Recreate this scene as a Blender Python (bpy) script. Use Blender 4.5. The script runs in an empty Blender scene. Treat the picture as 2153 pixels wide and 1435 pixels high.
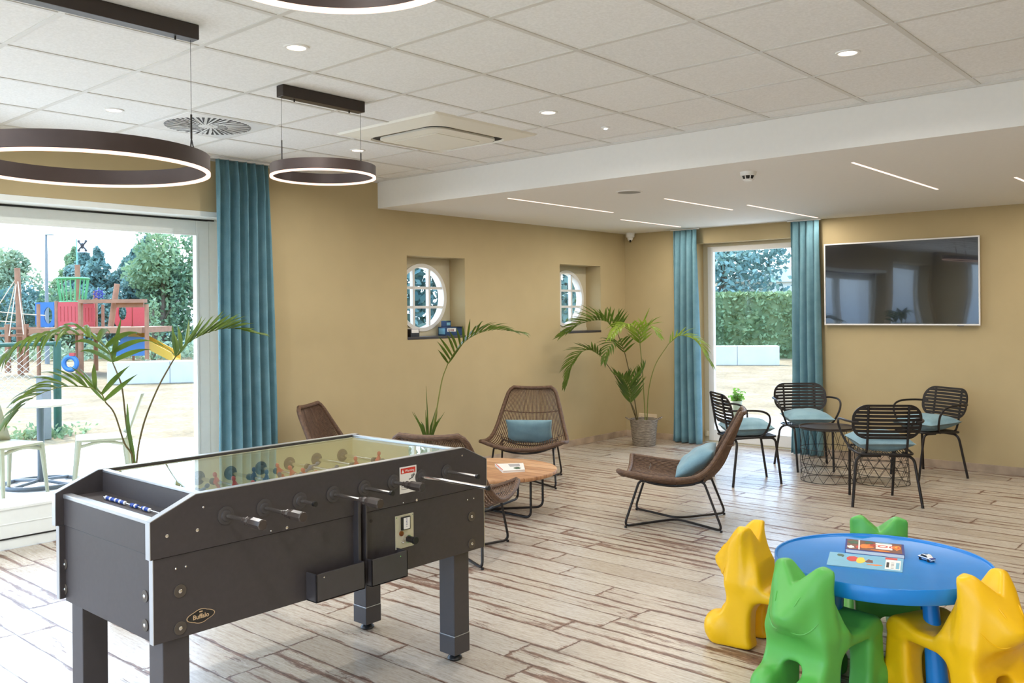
import bpy, bmesh, math, random
import numpy as np
from mathutils import Vector, Matrix
from mathutils.bvhtree import BVHTree
PI = math.pi
R = math.radians
scene = bpy.context.scene
C = scene.collection

# ------------------------------------------------------------------ camera
cam_d = bpy.data.cameras.new('camera')
cam = bpy.data.objects.new('camera', cam_d)
C.objects.link(cam)
cam_d.sensor_width = 36.0
cam_d.lens = 1869.67 / 2153 * 36.0
cam_d.shift_y = -(717.5 - 654.87) / 2153
cam_d.clip_start = 0.05
cam_d.clip_end = 500
YAW, ROLL = 0.7204, -0.0093
cam.matrix_world = (Matrix.Translation((0, 0, 1.5525)) @ Matrix.Rotation(YAW, 4, 'Z')
                    @ Matrix.Rotation(PI / 2, 4, 'X') @ Matrix.Rotation(ROLL, 4, 'Z'))
scene.camera = cam

# ------------------------------------------------------------------ colour management
vs = scene.view_settings
scene.display_settings.display_device = 'sRGB'
vs.view_transform = 'Standard'
vs.look = 'None'
vs.gamma = 1.0
vs.use_curve_mapping = False
vs.exposure = 0.22
scene.cycles.use_denoising = True
scene.cycles.max_bounces = 9
scene.cycles.diffuse_bounces = 5
scene.cycles.glossy_bounces = 4
scene.cycles.transmission_bounces = 6
scene.cycles.transparent_max_bounces = 16
scene.cycles.sample_clamp_indirect = 6.0
scene.cycles.caustics_reflective = False
scene.cycles.caustics_refractive = False

# ------------------------------------------------------------------ world, sun
world = bpy.data.worlds.new('sky')
scene.world = world
world.use_nodes = True
wn = world.node_tree
wn.nodes.clear()
w_out = wn.nodes.new('ShaderNodeOutputWorld')
w_bg = wn.nodes.new('ShaderNodeBackground')
w_sky = wn.nodes.new('ShaderNodeTexSky')
w_sky.sky_type = 'NISHITA'
w_sky.sun_disc = False
w_sky.sun_elevation = R(58)
w_sky.sun_rotation = R(-80)
w_sky.air_density = 1.0
w_sky.dust_density = 2.5
w_sky.ozone_density = 1.0
SKY_STRENGTH = 0.98
w_bg.inputs['Strength'].default_value = SKY_STRENGTH
w_mix = wn.nodes.new('ShaderNodeMix')
w_mix.data_type = 'RGBA'
w_mix.inputs['Factor'].default_value = 0.45
w_mix.inputs[7].default_value = (3.1, 4.8, 7.4, 1)
wn.links.new(w_sky.outputs['Color'], w_mix.inputs[6])
wn.links.new(w_mix.outputs[2], w_bg.inputs['Color'])
wn.links.new(w_bg.outputs['Background'], w_out.inputs['Surface'])

sun_d = bpy.data.lights.new('sun', 'SUN')
sun_d.energy = 3.6
sun_d.angle = R(0.6)
sun_d.color = (1.0, 0.96, 0.88)
sun = bpy.data.objects.new('sun', sun_d)
C.objects.link(sun)
SUN_DIR = Vector((-0.90, 0.16, 1.55))       # towards the sun
sun.rotation_euler = SUN_DIR.to_track_quat('Z', 'Y').to_euler()
sun.location = (-12, 4, 20)

def portal(name, loc, rot, sx, sy):
    d = bpy.data.lights.new(name, 'AREA')
    d.shape = 'RECTANGLE'; d.size = sx; d.size_y = sy
    d.cycles.is_portal = True
    o = bpy.data.objects.new(name, d); C.objects.link(o)
    o.location = loc; o.rotation_euler = rot
    return o
portal('window_portal', (-6.62, 1.6, 1.2), (0, R(-90), 0), 2.4, 4.3)
portal('added_side_window_portal', (-6.62, -2.03, 1.25), (0, R(-90), 0), 2.5, 2.6)
portal('door_portal', (-4.55, 9.62, 1.15), (R(-90), 0, 0), 1.4, 2.4)
portal('added_rear_window_portal', (-1.85, -3.85, 1.32), (R(90), 0, 0), 7.5, 2.55)

# ------------------------------------------------------------------ room numbers
XL, YB, YW = -6.231, 5.266, 9.2345      # left wall, lowered-ceiling edge, back wall
ZC, ZL_ = 2.75, 2.50                    # ceiling, lowered ceiling
XR, YN = 2.2, -3.5                      # right wall, near wall

# ------------------------------------------------------------------ mesh helpers
class MB:
    def __init__(self):
        self.v = []; self.f = []; self.m = []; self.sm = []
    def add(self, vs_, fs, mi=0, smooth=False):
        b = len(self.v)
        self.v.extend([tuple(p) for p in vs_])
        for f in fs:
            self.f.append(tuple(b + i for i in f)); self.m.append(mi); self.sm.append(smooth)
        return self
    def box(self, x0, x1, y0, y1, z0, z1, mi=0, M=None):
        p = [(x0, y0, z0), (x1, y0, z0), (x1, y1, z0), (x0, y1, z0), (x0, y0, z1), (x1, y0, z1), (x1, y1, z1), (x0, y1, z1)]
        if M is not None: p = [M @ Vector(q) for q in p]
        return self.add(p, [(0, 3, 2, 1), (4, 5, 6, 7), (0, 1, 5, 4), (1, 2, 6, 5), (2, 3, 7, 6), (3, 0, 4, 7)], mi)
    def tube(self, pts, r, n=8, closed=False, mi=0, caps=True):
        P = [Vector(p) for p in pts]
        N = len(P)
        rr = r if isinstance(r, (list, tuple)) else [r] * N
        vs_ = []
        up = None
        for i in range(N):
            a = P[(i - 1) % N] if (closed or i > 0) else P[i]
            b = P[(i + 1) % N] if (closed or i < N - 1) else P[i]
            t = (b - a)
            if t.length < 1e-9: t = Vector((0, 0, 1))
            t.normalize()
            if up is None:
                up = Vector((0, 0, 1)) if abs(t.z) < 0.9 else Vector((1, 0, 0))
            s_ = t.cross(up)
            if s_.length < 1e-6: s_ = t.orthogonal()
            s_.normalize()
            up = s_.cross(t).normalized()
            for k in range(n):
                an = 2 * PI * k / n
                vs_.append(P[i] + (s_ * math.cos(an) + up * math.sin(an)) * rr[i])
        fs = []
        for i in range(N if closed else N - 1):
            j = (i + 1) % N
            for k in range(n):
                k2 = (k + 1) % n
                fs.append((i * n + k, i * n + k2, j * n + k2, j * n + k))
        if not closed and caps:
            fs.append(tuple(range(n - 1, -1, -1)))
            fs.append(tuple((N - 1) * n + k for k in range(n)))
        return self.add(vs_, fs, mi, True)
    def lathe(self, prof, n=32, origin=(0, 0, 0), mi=0, M=None):
        # prof: list of (r, z)
        vs_ = []; fs = []
        o = Vector(origin)
        for r, z in prof:
            for k in range(n):
                an = 2 * PI * k / n
                p = Vector((r * math.cos(an), r * math.sin(an), z))
                if M is not None: p = M @ p
                vs_.append(p + o)
        L = len(prof)
        for i in range(L - 1):
            for k in range(n):
                k2 = (k + 1) % n
                fs.append((i * n + k, i * n + k2, (i + 1) * n + k2, (i + 1) * n + k))
        closed = tuple(prof[0]) == tuple(prof[-1])
        if prof[0][0] > 1e-6 and not closed: fs.append(tuple(range(n - 1, -1, -1)))
        if prof[-1][0] > 1e-6 and not closed: fs.append(tuple((L - 1) * n + k for k in range(n)))
        return self.add(vs_, fs, mi, True)
    def cyl(self, a, b, r, n=20, mi=0, r2=None):
        return self.tube([a, b], [r, r if r2 is None else r2], n, mi=mi)
    def prism(self, poly, h, axis='z', base=0.0, mi=0):
        # poly in 2D, extruded from base to base+h along the axis
        def P(a, b, c):
            if axis == 'z': return (a, b, c)
            if axis == 'x': return (c, a, b)
            return (a, c, b)
        n = len(poly)
        vs_ = [P(a, b, base) for a, b in poly] + [P(a, b, base + h) for a, b in poly]
        fs = [tuple(range(n - 1, -1, -1)), tuple(range(n, 2 * n))]
        for i in range(n):
            j = (i + 1) % n
            fs.append((i, j, n + j, n + i))
        return self.add(vs_, fs, mi)
    def ellipsoid(self, c, r, n=14, m=8, mi=0):
        prof = [(max(1e-7, math.sin(PI * i / m)), -math.cos(PI * i / m)) for i in range(m + 1)]
        M = Matrix.Diagonal((r[0], r[1], r[2]))
        return self.lathe(prof, n, c, mi, M)
    def build(self, name, mats, parent=None, bevel=0.0, sharp=35, seg=2):
        me = bpy.data.meshes.new(name)
        me.from_pydata([tuple(v) for v in self.v], [], self.f)
        if not isinstance(mats, (list, tuple)): mats = [mats]
        for m in mats: me.materials.append(m)
        me.polygons.foreach_set('material_index', self.m)
        me.polygons.foreach_set('use_smooth', self.sm)
        me.update()
        bm_ = bmesh.new(); bm_.from_mesh(me)
        bmesh.ops.recalc_face_normals(bm_, faces=bm_.faces)
        bm_.to_mesh(me); bm_.free()
        if any(self.sm): me.set_sharp_from_angle(angle=R(sharp))
        o = bpy.data.objects.new(name, me)
        C.objects.link(o)
        if parent is not None: o.parent = parent
        if bevel > 0:
            md = o.modifiers.new('bevel', 'BEVEL')
            md.width = bevel; md.segments = seg; md.limit_method = 'ANGLE'; md.angle_limit = R(40)
        return o

def tag(o, label=None, cat=None, group=None, kind=None):
    if label: o['label'] = label
    if cat: o['category'] = cat
    if group: o['group'] = group
    if kind: o['kind'] = kind
    return o
def struct(o, label=None):
    o['kind'] = 'structure'
    if label: o['label'] = label
    return o
def empty(name, loc=(0, 0, 0), rz=0.0, label=None, cat=None, group=None):
    o = bpy.data.objects.new(name, None)
    o.empty_display_size = 0.1
    C.objects.link(o)
    o.location = loc; o.rotation_euler = (0, 0, rz)
    return tag(o, label, cat, group)
def kids(o): return [c for c in bpy.data.objects if c.parent == o]
def copy_tree(o, parent=None):
    c = o.copy(); C.objects.link(c); c.parent = parent
    for ch in kids(o): copy_tree(ch, c)
    return c
def dup(o, loc, rz, label, group=None):
    c = copy_tree(o); c.location = loc; c.rotation_euler = (0, 0, rz)
    c['label'] = label
    if group: c['group'] = group
    return c

def smooth_path(pts, n=6, closed=False):
    P = [Vector(p) for p in pts]; N = len(P); out = []
    rng = N if closed else N - 1
    for i in range(rng):
        p1 = P[i]; p2 = P[(i + 1) % N]
        p0 = P[(i - 1) % N] if (closed or i > 0) else p1 * 2 - p2
        p3 = P[(i + 2) % N] if (closed or i < N - 2) else p2 * 2 - p1
        for k in range(n):
            t = k / n
            out.append(0.5 * ((2 * p1) + (p2 - p0) * t + (2 * p0 - 5 * p1 + 4 * p2 - p3) * t * t + (3 * p1 - p0 - 3 * p2 + p3) * t ** 3))
    if not closed: out.append(P[-1])
    return out
def fillet(pts, r, n=5, closed=False):
    """polyline with rounded corners"""
    P = [Vector(p) for p in pts]; N = len(P); out = []
    for i in range(N):
        if not closed and i in (0, N - 1):
            out.append(P[i]); continue
        a = P[(i - 1) % N] - P[i]; b = P[(i + 1) % N] - P[i]
        rr = r[i] if isinstance(r, (list, tuple)) else r
        d = min(rr, a.length * 0.48, b.length * 0.48)
        A = P[i] + a.normalized() * d; B = P[i] + b.normalized() * d
        for k in range(n + 1):
            t = k / n
            out.append(A * (1 - t) ** 2 + P[i] * 2 * t * (1 - t) + B * t * t)
    return out
def text_mesh(body, size, extrude=0.0005, align='CENTER', shear=0.0, offset=0.0):
    cu = bpy.data.curves.new('text', 'FONT')
    cu.body = body; cu.size = size; cu.extrude = extrude; cu.align_x = align; cu.align_y = 'CENTER'
    cu.resolution_u = 3; cu.shear = shear; cu.offset = offset
    o = bpy.data.objects.new('text', cu); C.objects.link(o)
    dg = bpy.context.evaluated_depsgraph_get()
    me = bpy.data.meshes.new_from_object(o.evaluated_get(dg))
    bpy.data.objects.remove(o); bpy.data.curves.remove(cu)
    return me
def add_text(mb, body, size, M, mi=0, **k):
    me = text_mesh(body, size, **k)
    mb.add([M @ v.co for v in me.vertices], [tuple(p.vertices) for p in me.polygons], mi)
    bpy.data.meshes.remove(me)

# ------------------------------------------------------------------ materials
def new_mat(name):
    m = bpy.data.materials.new(name); m.use_nodes = True
    nt = m.node_tree
    return m, nt, nt.nodes['Principled BSDF'], nt.nodes['Material Output']
def lin(c):
    return tuple(((x / 255) / 12.92 if x / 255 <= 0.04045 else ((x / 255 + 0.055) / 1.055) ** 2.4) for x in c) + (1,)
def N(nt, t, **kw):
    n = nt.nodes.new(t)
    for k, v in kw.items():
        if k in n.inputs: n.inputs[k].default_value = v
        else: setattr(n, k, v)
    return n
def coords(nt, scale=(1, 1, 1), kind='Object', rot=(0, 0, 0)):
    tc = N(nt, 'ShaderNodeTexCoord'); mp = N(nt, 'ShaderNodeMapping')
    mp.inputs['Scale'].default_value = scale; mp.inputs['Rotation'].default_value = rot
    nt.links.new(tc.outputs[kind], mp.inputs['Vector'])
    return mp.outputs['Vector']
def ramp(nt, fac, stops):
    r = nt.nodes.new('ShaderNodeValToRGB')
    el = r.color_ramp.elements
    while len(el) > 1: el.remove(el[-1])
    el[0].position = stops[0][0]; el[0].color = stops[0][1]
    for p, c in stops[1:]:
        e = el.new(p); e.color = c
    nt.links.new(fac, r.inputs['Fac'])
    return r.outputs['Color']
def mixc(nt, f, a, b, mode='MIX'):
    m = nt.nodes.new('ShaderNodeMix'); m.data_type = 'RGBA'; m.blend_type = mode
    for s, i in ((f, 0), (a, 6), (b, 7)):
        if hasattr(s, 'type') and hasattr(s, 'is_output'): nt.links.new(s, m.inputs[i])
        else: m.inputs[i].default_value = s
    return m.outputs[2]
def math_n(nt, op, a, b=0.0, c=0.0):
    m = nt.nodes.new('ShaderNodeMath'); m.operation = op
    for i, s in enumerate((a, b, c)):
        if hasattr(s, 'is_output'): nt.links.new(s, m.inputs[i])
        else: m.inputs[i].default_value = s
    return m.outputs[0]
def plain(name, col, rough=0.5, metal=0.0, var=0.04, nscale=30, bump=0.0, spec=0.5, coat=0.0, sheen=0.0, emit=None, estr=0.0, srgb=True):
    m, nt, b, out = new_mat(name)
    c = lin(col) if srgb else tuple(col) + (1,)
    v = coords(nt)
    no = N(nt, 'ShaderNodeTexNoise', Scale=nscale, Detail=3.0)
    nt.links.new(v, no.inputs['Vector'])
    lo = tuple(x * (1 - var) for x in c[:3]) + (1,); hi = tuple(min(1, x * (1 + var)) for x in c[:3]) + (1,)
    nt.links.new(ramp(nt, no.outputs['Fac'], [(0.3, lo), (0.7, hi)]), b.inputs['Base Color'])
    b.inputs['Roughness'].default_value = rough; b.inputs['Metallic'].default_value = metal
    b.inputs['Specular IOR Level'].default_value = spec
    b.inputs['Coat Weight'].default_value = coat
    b.inputs['Sheen Weight'].default_value = sheen
    if bump > 0:
        bp = N(nt, 'ShaderNodeBump', Strength=bump, Distance=0.002)
        nt.links.new(no.outputs['Fac'], bp.inputs['Height']); nt.links.new(bp.outputs['Normal'], b.inputs['Normal'])
    if emit:
        b.inputs['Emission Color'].default_value = tuple(emit) + (1,)
        b.inputs['Emission Strength'].default_value = estr
    return m
def emissive(name, col, s):
    m, nt, b, out = new_mat(name)
    nt.nodes.remove(b)
    e = N(nt, 'ShaderNodeEmission', Color=tuple(col) + (1,), Strength=s)
    nt.links.new(e.outputs[0], out.inputs['Surface'])
    return m
def thin_glass(name, tint=(1, 1, 1), ior=1.5, boost=1.0, rough=0.0):
    m, nt, b, out = new_mat(name)
    nt.nodes.remove(b)
    fr = N(nt, 'ShaderNodeFresnel', IOR=ior)
    ge = N(nt, 'ShaderNodeNewGeometry')      # same reflectance entering and leaving the thin pane
    nt.links.new(math_n(nt, 'ADD', math_n(nt, 'MULTIPLY', ge.outputs['Backfacing'], 1 / ior - ior), ior), fr.inputs['IOR'])
    tr = N(nt, 'ShaderNodeBsdfTransparent', Color=tuple(tint) + (1,))
    gl = N(nt, 'ShaderNodeBsdfGlossy', Roughness=rough)
    mx = N(nt, 'ShaderNodeMixShader')
    f = math_n(nt, 'MINIMUM', math_n(nt, 'MULTIPLY', fr.outputs[0], boost), 1.0)
    nt.links.new(f, mx.inputs[0]); nt.links.new(tr.outputs[0], mx.inputs[1]); nt.links.new(gl.outputs[0], mx.inputs[2])
    nt.links.new(mx.outputs[0], out.inputs['Surface'])
    return m

M = {}
M['wall'] = plain('wall_paint', (188, 170, 130), 0.85, var=0.025, nscale=4, bump=0.05)
M['white_paint'] = plain('white_paint', (240, 239, 235), 0.7, var=0.01)
M['frame'] = plain('window_frame_coating', (236, 240, 236), 0.4, var=0.01)
M['cream_frame'] = plain('cream_joinery_paint', (206, 198, 172), 0.6, var=0.02)
M['gasket'] = plain('black_gasket', (38, 38, 38), 0.6)
M['white_gloss'] = plain('white_gloss', (238, 238, 236), 0.3, var=0.01)
M['grid'] = plain('ceiling_grid_enamel', (216, 214, 208), 0.45, var=0.01)
M['dark_slate'] = plain('slate_sill', (62, 60, 62), 0.35, var=0.2, nscale=20)
M['chrome'] = plain('chrome', (225, 222, 218), 0.18, 1.0, var=0.01)
M['alu'] = plain('aluminium_edging', (205, 208, 212), 0.35, 0.9, var=0.02)
M['black_metal'] = plain('black_powder_coat', (38, 34, 33), 0.42, 0.2, var=0.05)
M['brown_metal'] = plain('bronze_brown_coat', (58, 50, 46), 0.4, 0.3, var=0.05)
M['lamp_metal'] = plain('lamp_brown_coat', (70, 58, 55), 0.5, 0.2, var=0.04)
M['laminate'] = plain('charcoal_laminate', (66, 61, 62), 0.42, var=0.06, nscale=60, bump=0.02, spec=0.45)
M['leg_coat'] = plain('charcoal_leg_coat', (70, 66, 68), 0.38, 0.1, var=0.04)
M['black_plastic'] = plain('black_plastic', (30, 29, 30), 0.4, var=0.05)
M['bushing'] = plain('dark_bushing_plastic', (68, 64, 64), 0.55, var=0.04)
M['handle'] = plain('dark_glossy_handle', (66, 58, 54), 0.22, var=0.03)
M['bead'] = plain('blue_bead', (50, 84, 170), .3)
M['washer'] = plain('brown_grey_washer', (80, 72, 64), 0.45, var=0.04)
M['blue_plastic'] = plain('blue_table_plastic', (20, 126, 204), 0.30, var=0.03, nscale=8, spec=0.5)
M['green_plastic'] = plain('green_chair_plastic', (88, 172, 76), 0.42, var=0.03, nscale=8)
M['yellow_plastic'] = plain('yellow_chair_plastic', (240, 186, 6), 0.42, var=0.03, nscale=8)
M['led'] = emissive('warm_led', (1.0, 0.72, 0.58), 1.9)
M['led_ring'] = emissive('warm_ring_led', (1.0, 0.66, 0.50), 2.0)
M['led_down'] = emissive('downlight_lens', (1.0, 0.84, 0.68), 3.0)
M['glass'] = thin_glass('window_glass', (0.97, 0.99, 0.985), 1.5, 0.9)
M['table_glass'] = thin_glass('table_glass', (0.95, 0.98, 0.96), 1.5, 0.85)
M['concrete'] = plain('pale_concrete', (196, 190, 178), 0.8, var=0.05, nscale=3)
M['terrace'] = plain('pale_terrace_paving', (228, 226, 222), 0.8, var=0.05, nscale=2)
M['timber'] = plain('orange_timber', (150, 104, 76), 0.7, var=0.15, nscale=6)
M['rope'] = plain('pale_rope', (214, 196, 168), 0.8)
M['red_panel'] = plain('red_play_panel', (186, 66, 66), 0.5)
M['blue_panel'] = plain('blue_play_panel', (54, 112, 170), 0.5)
M['green_tube'] = plain('green_play_tube', (80, 158, 98), 0.5)
M['yellow_slide'] = plain('yellow_slide', (206, 160, 50), 0.4)
M['fence_green'] = plain('green_fence_coat', (28, 78, 64), 0.5)
M['grey_post'] = plain('grey_post', (120, 124, 124), 0.6)
M['outdoor_cream'] = plain('cream_chair_resin', (140, 141, 118), 0.5, var=0.02)
M['outdoor_grey'] = plain('grey_cast_base', (78, 88, 96), 0.45, 0.3)
M['bark'] = plain('bark', (98, 84, 70), 0.9, var=0.2, nscale=12)
M['stem'] = plain('palm_stem', (122, 128, 58), 0.5, var=0.1)
M['brown_stem'] = plain('brown_palm_stem', (96, 84, 46), 0.5, var=0.15)
M['soil'] = plain('potting_soil', (52, 38, 30), 0.95, var=0.3, nscale=60)
M['paper'] = plain('white_paper', (236, 234, 230), 0.5, var=0.01)
M['red_print'] = plain('red_print', (206, 58, 44), 0.45)
M['orange_print'] = plain('orange_print', (232, 128, 40), 0.45)
M['yellow_print'] = plain('yellow_print', (244, 206, 60), 0.45)
M['green_print'] = plain('green_print', (60, 92, 70), 0.45)
M['navy_print'] = plain('navy_print', (36, 46, 130), 0.4)
M['blue_print'] = plain('sky_print', (120, 180, 206), 0.4)
M['brown_print'] = plain('brown_print', (120, 70, 56), 0.45)
M['black_print'] = plain('black_print', (34, 32, 36), 0.45)
M['gold_print'] = plain('gold_print', (206, 176, 138), 0.45)
M['navy_box'] = plain('navy_carton', (28, 62, 104), 0.45)
M['lime'] = plain('lime_print', (120, 190, 60), 0.5)
M['tv_white'] = plain('tv_white_bezel', (232, 230, 228), 0.35, var=0.01)
M['steel_plate'] = plain('brushed_plate', (206, 200, 176), 0.4, 0.25, var=0.04)
M['copper'] = plain('copper_lock', (190, 120, 80), 0.3, 0.9)
M['beige_board'] = plain('beige_board', (236, 226, 190), 0.55, var=0.03)
M['pitch'] = plain('pale_green_pitch', (190, 200, 160), 0.5, var=0.04)
M['ac_white'] = plain('warm_white_plastic', (234, 231, 218), 0.5, var=0.01)
M['dark_slot'] = plain('dark_slot', (40, 36, 32), 0.7)
M['red_player'] = plain('red_player', (206, 60, 52), 0.4)
M['blue_player'] = plain('blue_player', (38, 68, 110), 0.4)
M['socket'] = plain('cream_socket', (226, 208, 178), 0.5, var=0.01)
M['white_roof'] = plain('white_shed', (236, 236, 232), 0.7)
M['grey_mesh'] = plain('grey_speaker_mesh', (150, 148, 142), 0.7)

def tv_screen():
    m, nt, b, out = new_mat('tv_screen')
    b.inputs['Base Color'].default_value = (0.006, 0.008, 0.014, 1)
    b.inputs['Roughness'].default_value = 0.07
    b.inputs['Specular IOR Level'].default_value = 0.5
    b.inputs['Coat Weight'].default_value = 1.0
    b.inputs['Coat Roughness'].default_value = 0.02; b.inputs['Coat IOR'].default_value = 1.55
    v = coords(nt)
    no = N(nt, 'ShaderNodeTexNoise', Scale=1.6, Detail=0.0)
    nt.links.new(v, no.inputs['Vector'])
    bp = N(nt, 'ShaderNodeBump', Strength=0.12, Distance=0.03)
    nt.links.new(no.outputs['Fac'], bp.inputs['Height'])
    nt.links.new(bp.outputs['Normal'], b.inputs['Normal']); nt.links.new(bp.outputs['Normal'], b.inputs['Coat Normal'])
    return m
M['tv_screen'] = tv_screen()

def ceiling_tile():
    m, nt, b, out = new_mat('mineral_fibre_tile')
    v = coords(nt, (1, 1, 1))
    no = N(nt, 'ShaderNodeTexNoise', Scale=90.0, Detail=4.0)
    nt.links.new(v, no.inputs['Vector'])
    wn_ = N(nt, 'ShaderNodeTexWhiteNoise'); wn_.noise_dimensions = '2D'
    mp = N(nt, 'ShaderNodeMapping'); mp.inputs['Location'].default_value = (2.457 / .6, -2.672 / .6, 0); mp.inputs['Scale'].default_value = (1 / .6, 1 / .6, 1)
    tc = N(nt, 'ShaderNodeTexCoord'); nt.links.new(tc.outputs['Object'], mp.inputs['Vector'])
    fl = N(nt, 'ShaderNodeVectorMath'); fl.operation = 'FLOOR'; nt.links.new(mp.outputs[0], fl.inputs[0]); nt.links.new(fl.outputs[0], wn_.inputs['Vector'])
    base = ramp(nt, no.outputs['Fac'], [(0.35, lin((234, 234, 231))), (0.65, lin((244, 244, 242)))])
    tilev = ramp(nt, wn_.outputs['Value'], [(0.0, (0.965, 0.965, 0.965, 1)), (1.0, (1, 1, 1, 1))])
    nt.links.new(mixc(nt, 1.0, base, tilev, 'MULTIPLY'), b.inputs['Base Color'])
    b.inputs['Roughness'].default_value = 0.9
    bp = N(nt, 'ShaderNodeBump', Strength=0.15, Distance=0.002)
    nt.links.new(no.outputs['Fac'], bp.inputs['Height']); nt.links.new(bp.outputs['Normal'], b.inputs['Normal'])
    return m
M['tile'] = ceiling_tile()

def floor_mat(name='worn_plank_floor', W=0.19, L=1.25, gloss=0.27):
    m, nt, b, out = new_mat(name)
    tc = N(nt, 'ShaderNodeTexCoord'); sp = N(nt, 'ShaderNodeSeparateXYZ')
    nt.links.new(tc.outputs['Object'], sp.inputs[0])
    X, Y = sp.outputs['X'], sp.outputs['Y']
    yn = math_n(nt, 'DIVIDE', math_n(nt, 'ADD', Y, 0.055), W)
    row = math_n(nt, 'FLOOR', yn)
    fy = math_n(nt, 'FRACT', yn)
    w1 = N(nt, 'ShaderNodeTexWhiteNoise'); w1.noise_dimensions = '1D'; nt.links.new(row, w1.inputs['W'])
    xn = math_n(nt, 'ADD', math_n(nt, 'DIVIDE', X, L), math_n(nt, 'MULTIPLY', w1.outputs['Value'], 7.3))
    col = math_n(nt, 'FLOOR', xn); fx = math_n(nt, 'FRACT', xn)
    cb = N(nt, 'ShaderNodeCombineXYZ'); nt.links.new(row, cb.inputs[0]); nt.links.new(col, cb.inputs[1])
    w2 = N(nt, 'ShaderNodeTexWhiteNoise'); w2.noise_dimensions = '2D'; nt.links.new(cb.outputs[0], w2.inputs['Vector'])
    # plank-local noise coordinates
    off = N(nt, 'ShaderNodeVectorMath'); off.operation = 'MULTIPLY_ADD'
    nt.links.new(w2.outputs['Color'], off.inputs[0]); off.inputs[1].default_value = (40, 40, 40)
    nt.links.new(tc.outputs['Object'], off.inputs[2])
    def noise(sx, sy, det, dist=0.0, rough=0.6):
        mp = N(nt, 'ShaderNodeMapping'); mp.inputs['Scale'].default_value = (sx, sy, 1)
        nt.links.new(off.outputs[0], mp.inputs['Vector'])
        no = N(nt, 'ShaderNodeTexNoise', Scale=1.0, Detail=det, Distortion=dist, Roughness=rough)
        nt.links.new(mp.outputs[0], no.inputs['Vector'])
        return no.outputs['Fac']
    big = noise(1.9, 11, 6, 0.9, 0.68)
    fine = noise(7, 90, 4, 0.2, 0.7)
    spk = noise(30, 90, 3, 0.0, 0.7)
    # distance to plank edges (m)
    ey = math_n(nt, 'MULTIPLY', math_n(nt, 'MINIMUM', fy, math_n(nt, 'SUBTRACT', 1.0, fy)), W)
    ex = math_n(nt, 'MULTIPLY', math_n(nt, 'MINIMUM', fx, math_n(nt, 'SUBTRACT', 1.0, fx)), L)
    # a painted seam splitting some planks lengthwise
    seam_on = math_n(nt, 'GREATER_THAN', w2.outputs['Value'], 0.66)
    seam = math_n(nt, 'ADD', math_n(nt, 'ABSOLUTE', math_n(nt, 'SUBTRACT', fy, math_n(nt, 'ADD', 0.38, math_n(nt, 'MULTIPLY', w2.outputs['Value'], 0.2)))), math_n(nt, 'SUBTRACT', 1.0, seam_on))
    es = math_n(nt, 'MULTIPLY', seam, W)
    e = math_n(nt, 'MINIMUM', ey, math_n(nt, 'MINIMUM', ex, math_n(nt, 'ADD', es, 0.001)))
    edge = math_n(nt, 'SUBTRACT', 1.0, math_n(nt, 'MINIMUM', math_n(nt, 'DIVIDE', e, 0.022), 1.0))
    # wear value
    wear = math_n(nt, 'ADD', math_n(nt, 'MULTIPLY', edge, 0.15), math_n(nt, 'ADD', math_n(nt, 'MULTIPLY', big, 0.72), math_n(nt, 'MULTIPLY', fine, 0.30)))
    wear = math_n(nt, 'ADD', wear, math_n(nt, 'MULTIPLY', w2.outputs['Value'], 0.09))
    wmask = ramp(nt, wear, [(0.632, (0, 0, 0, 1)), (0.66, (.8, .8, .8, 1)), (0.74, (1, 1, 1, 1))])
    white = ramp(nt, math_n(nt, 'ADD', math_n(nt, 'MULTIPLY', fine, 0.6), math_n(nt, 'MULTIPLY', spk, 0.4)),
                 [(0.30, lin((158, 146, 130))), (0.47, lin((190, 181, 168))), (0.68, lin((208, 202, 192)))])
    tint = ramp(nt, w2.outputs['Value'], [(0.0, (0.84, 0.80, 0.76, 1)), (0.35, (1, 1, 1, 1)), (0.7, (0.93, 0.90, 0.88, 1)), (1.0, (1, 0.99, 0.96, 1))])
    white = mixc(nt, 1.0, white, tint, 'MULTIPLY')
    brown = ramp(nt, spk, [(0.3, lin((84, 60, 50))), (0.55, lin((126, 96, 80))), (0.75, lin((164, 138, 120)))])
    c1 = mixc(nt, wmask, white, brown)
    gap = ramp(nt, math_n(nt, 'ADD', math_n(nt, 'MINIMUM', ey, ex), math_n(nt, 'MULTIPLY', math_n(nt, 'SUBTRACT', 0.5, big), 0.004)), [(0.0012, (1, 1, 1, 1)), (0.0032, (0, 0, 0, 1))])
    c2 = mixc(nt, gap, c1, lin((78, 58, 48)))
    seamline = ramp(nt, math_n(nt, 'ADD', es, math_n(nt, 'MULTIPLY', math_n(nt, 'SUBTRACT', 0.5, big), 0.006)), [(0.0008, (1, 1, 1, 1)), (0.0035, (0, 0, 0, 1))])
    c3 = mixc(nt, math_n(nt, 'MULTIPLY', seamline, 0.8), c2, lin((112, 86, 72)))
    nt.links.new(c3, b.inputs['Base Color'])
    rg = math_n(nt, 'ADD', gloss, math_n(nt, 'MULTIPLY', wmask, 0.18))
    nt.links.new(rg, b.inputs['Roughness'])
    b.inputs['Specular IOR Level'].default_value = 0.36
    bp = N(nt, 'ShaderNodeBump', Strength=0.35, Distance=0.0015)
    h = math_n(nt, 'SUBTRACT', math_n(nt, 'MULTIPLY', fine, 0.5), math_n(nt, 'ADD', gap, math_n(nt, 'MULTIPLY', wmask, 0.4)))
    nt.links.new(h, bp.inputs['Height']); nt.links.new(bp.outputs['Normal'], b.inputs['Normal'])
    return m
M['floor'] = floor_mat()
M['skirting'] = plain('worn_skirting', (176, 156, 134), 0.5, var=0.32, nscale=5)

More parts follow.
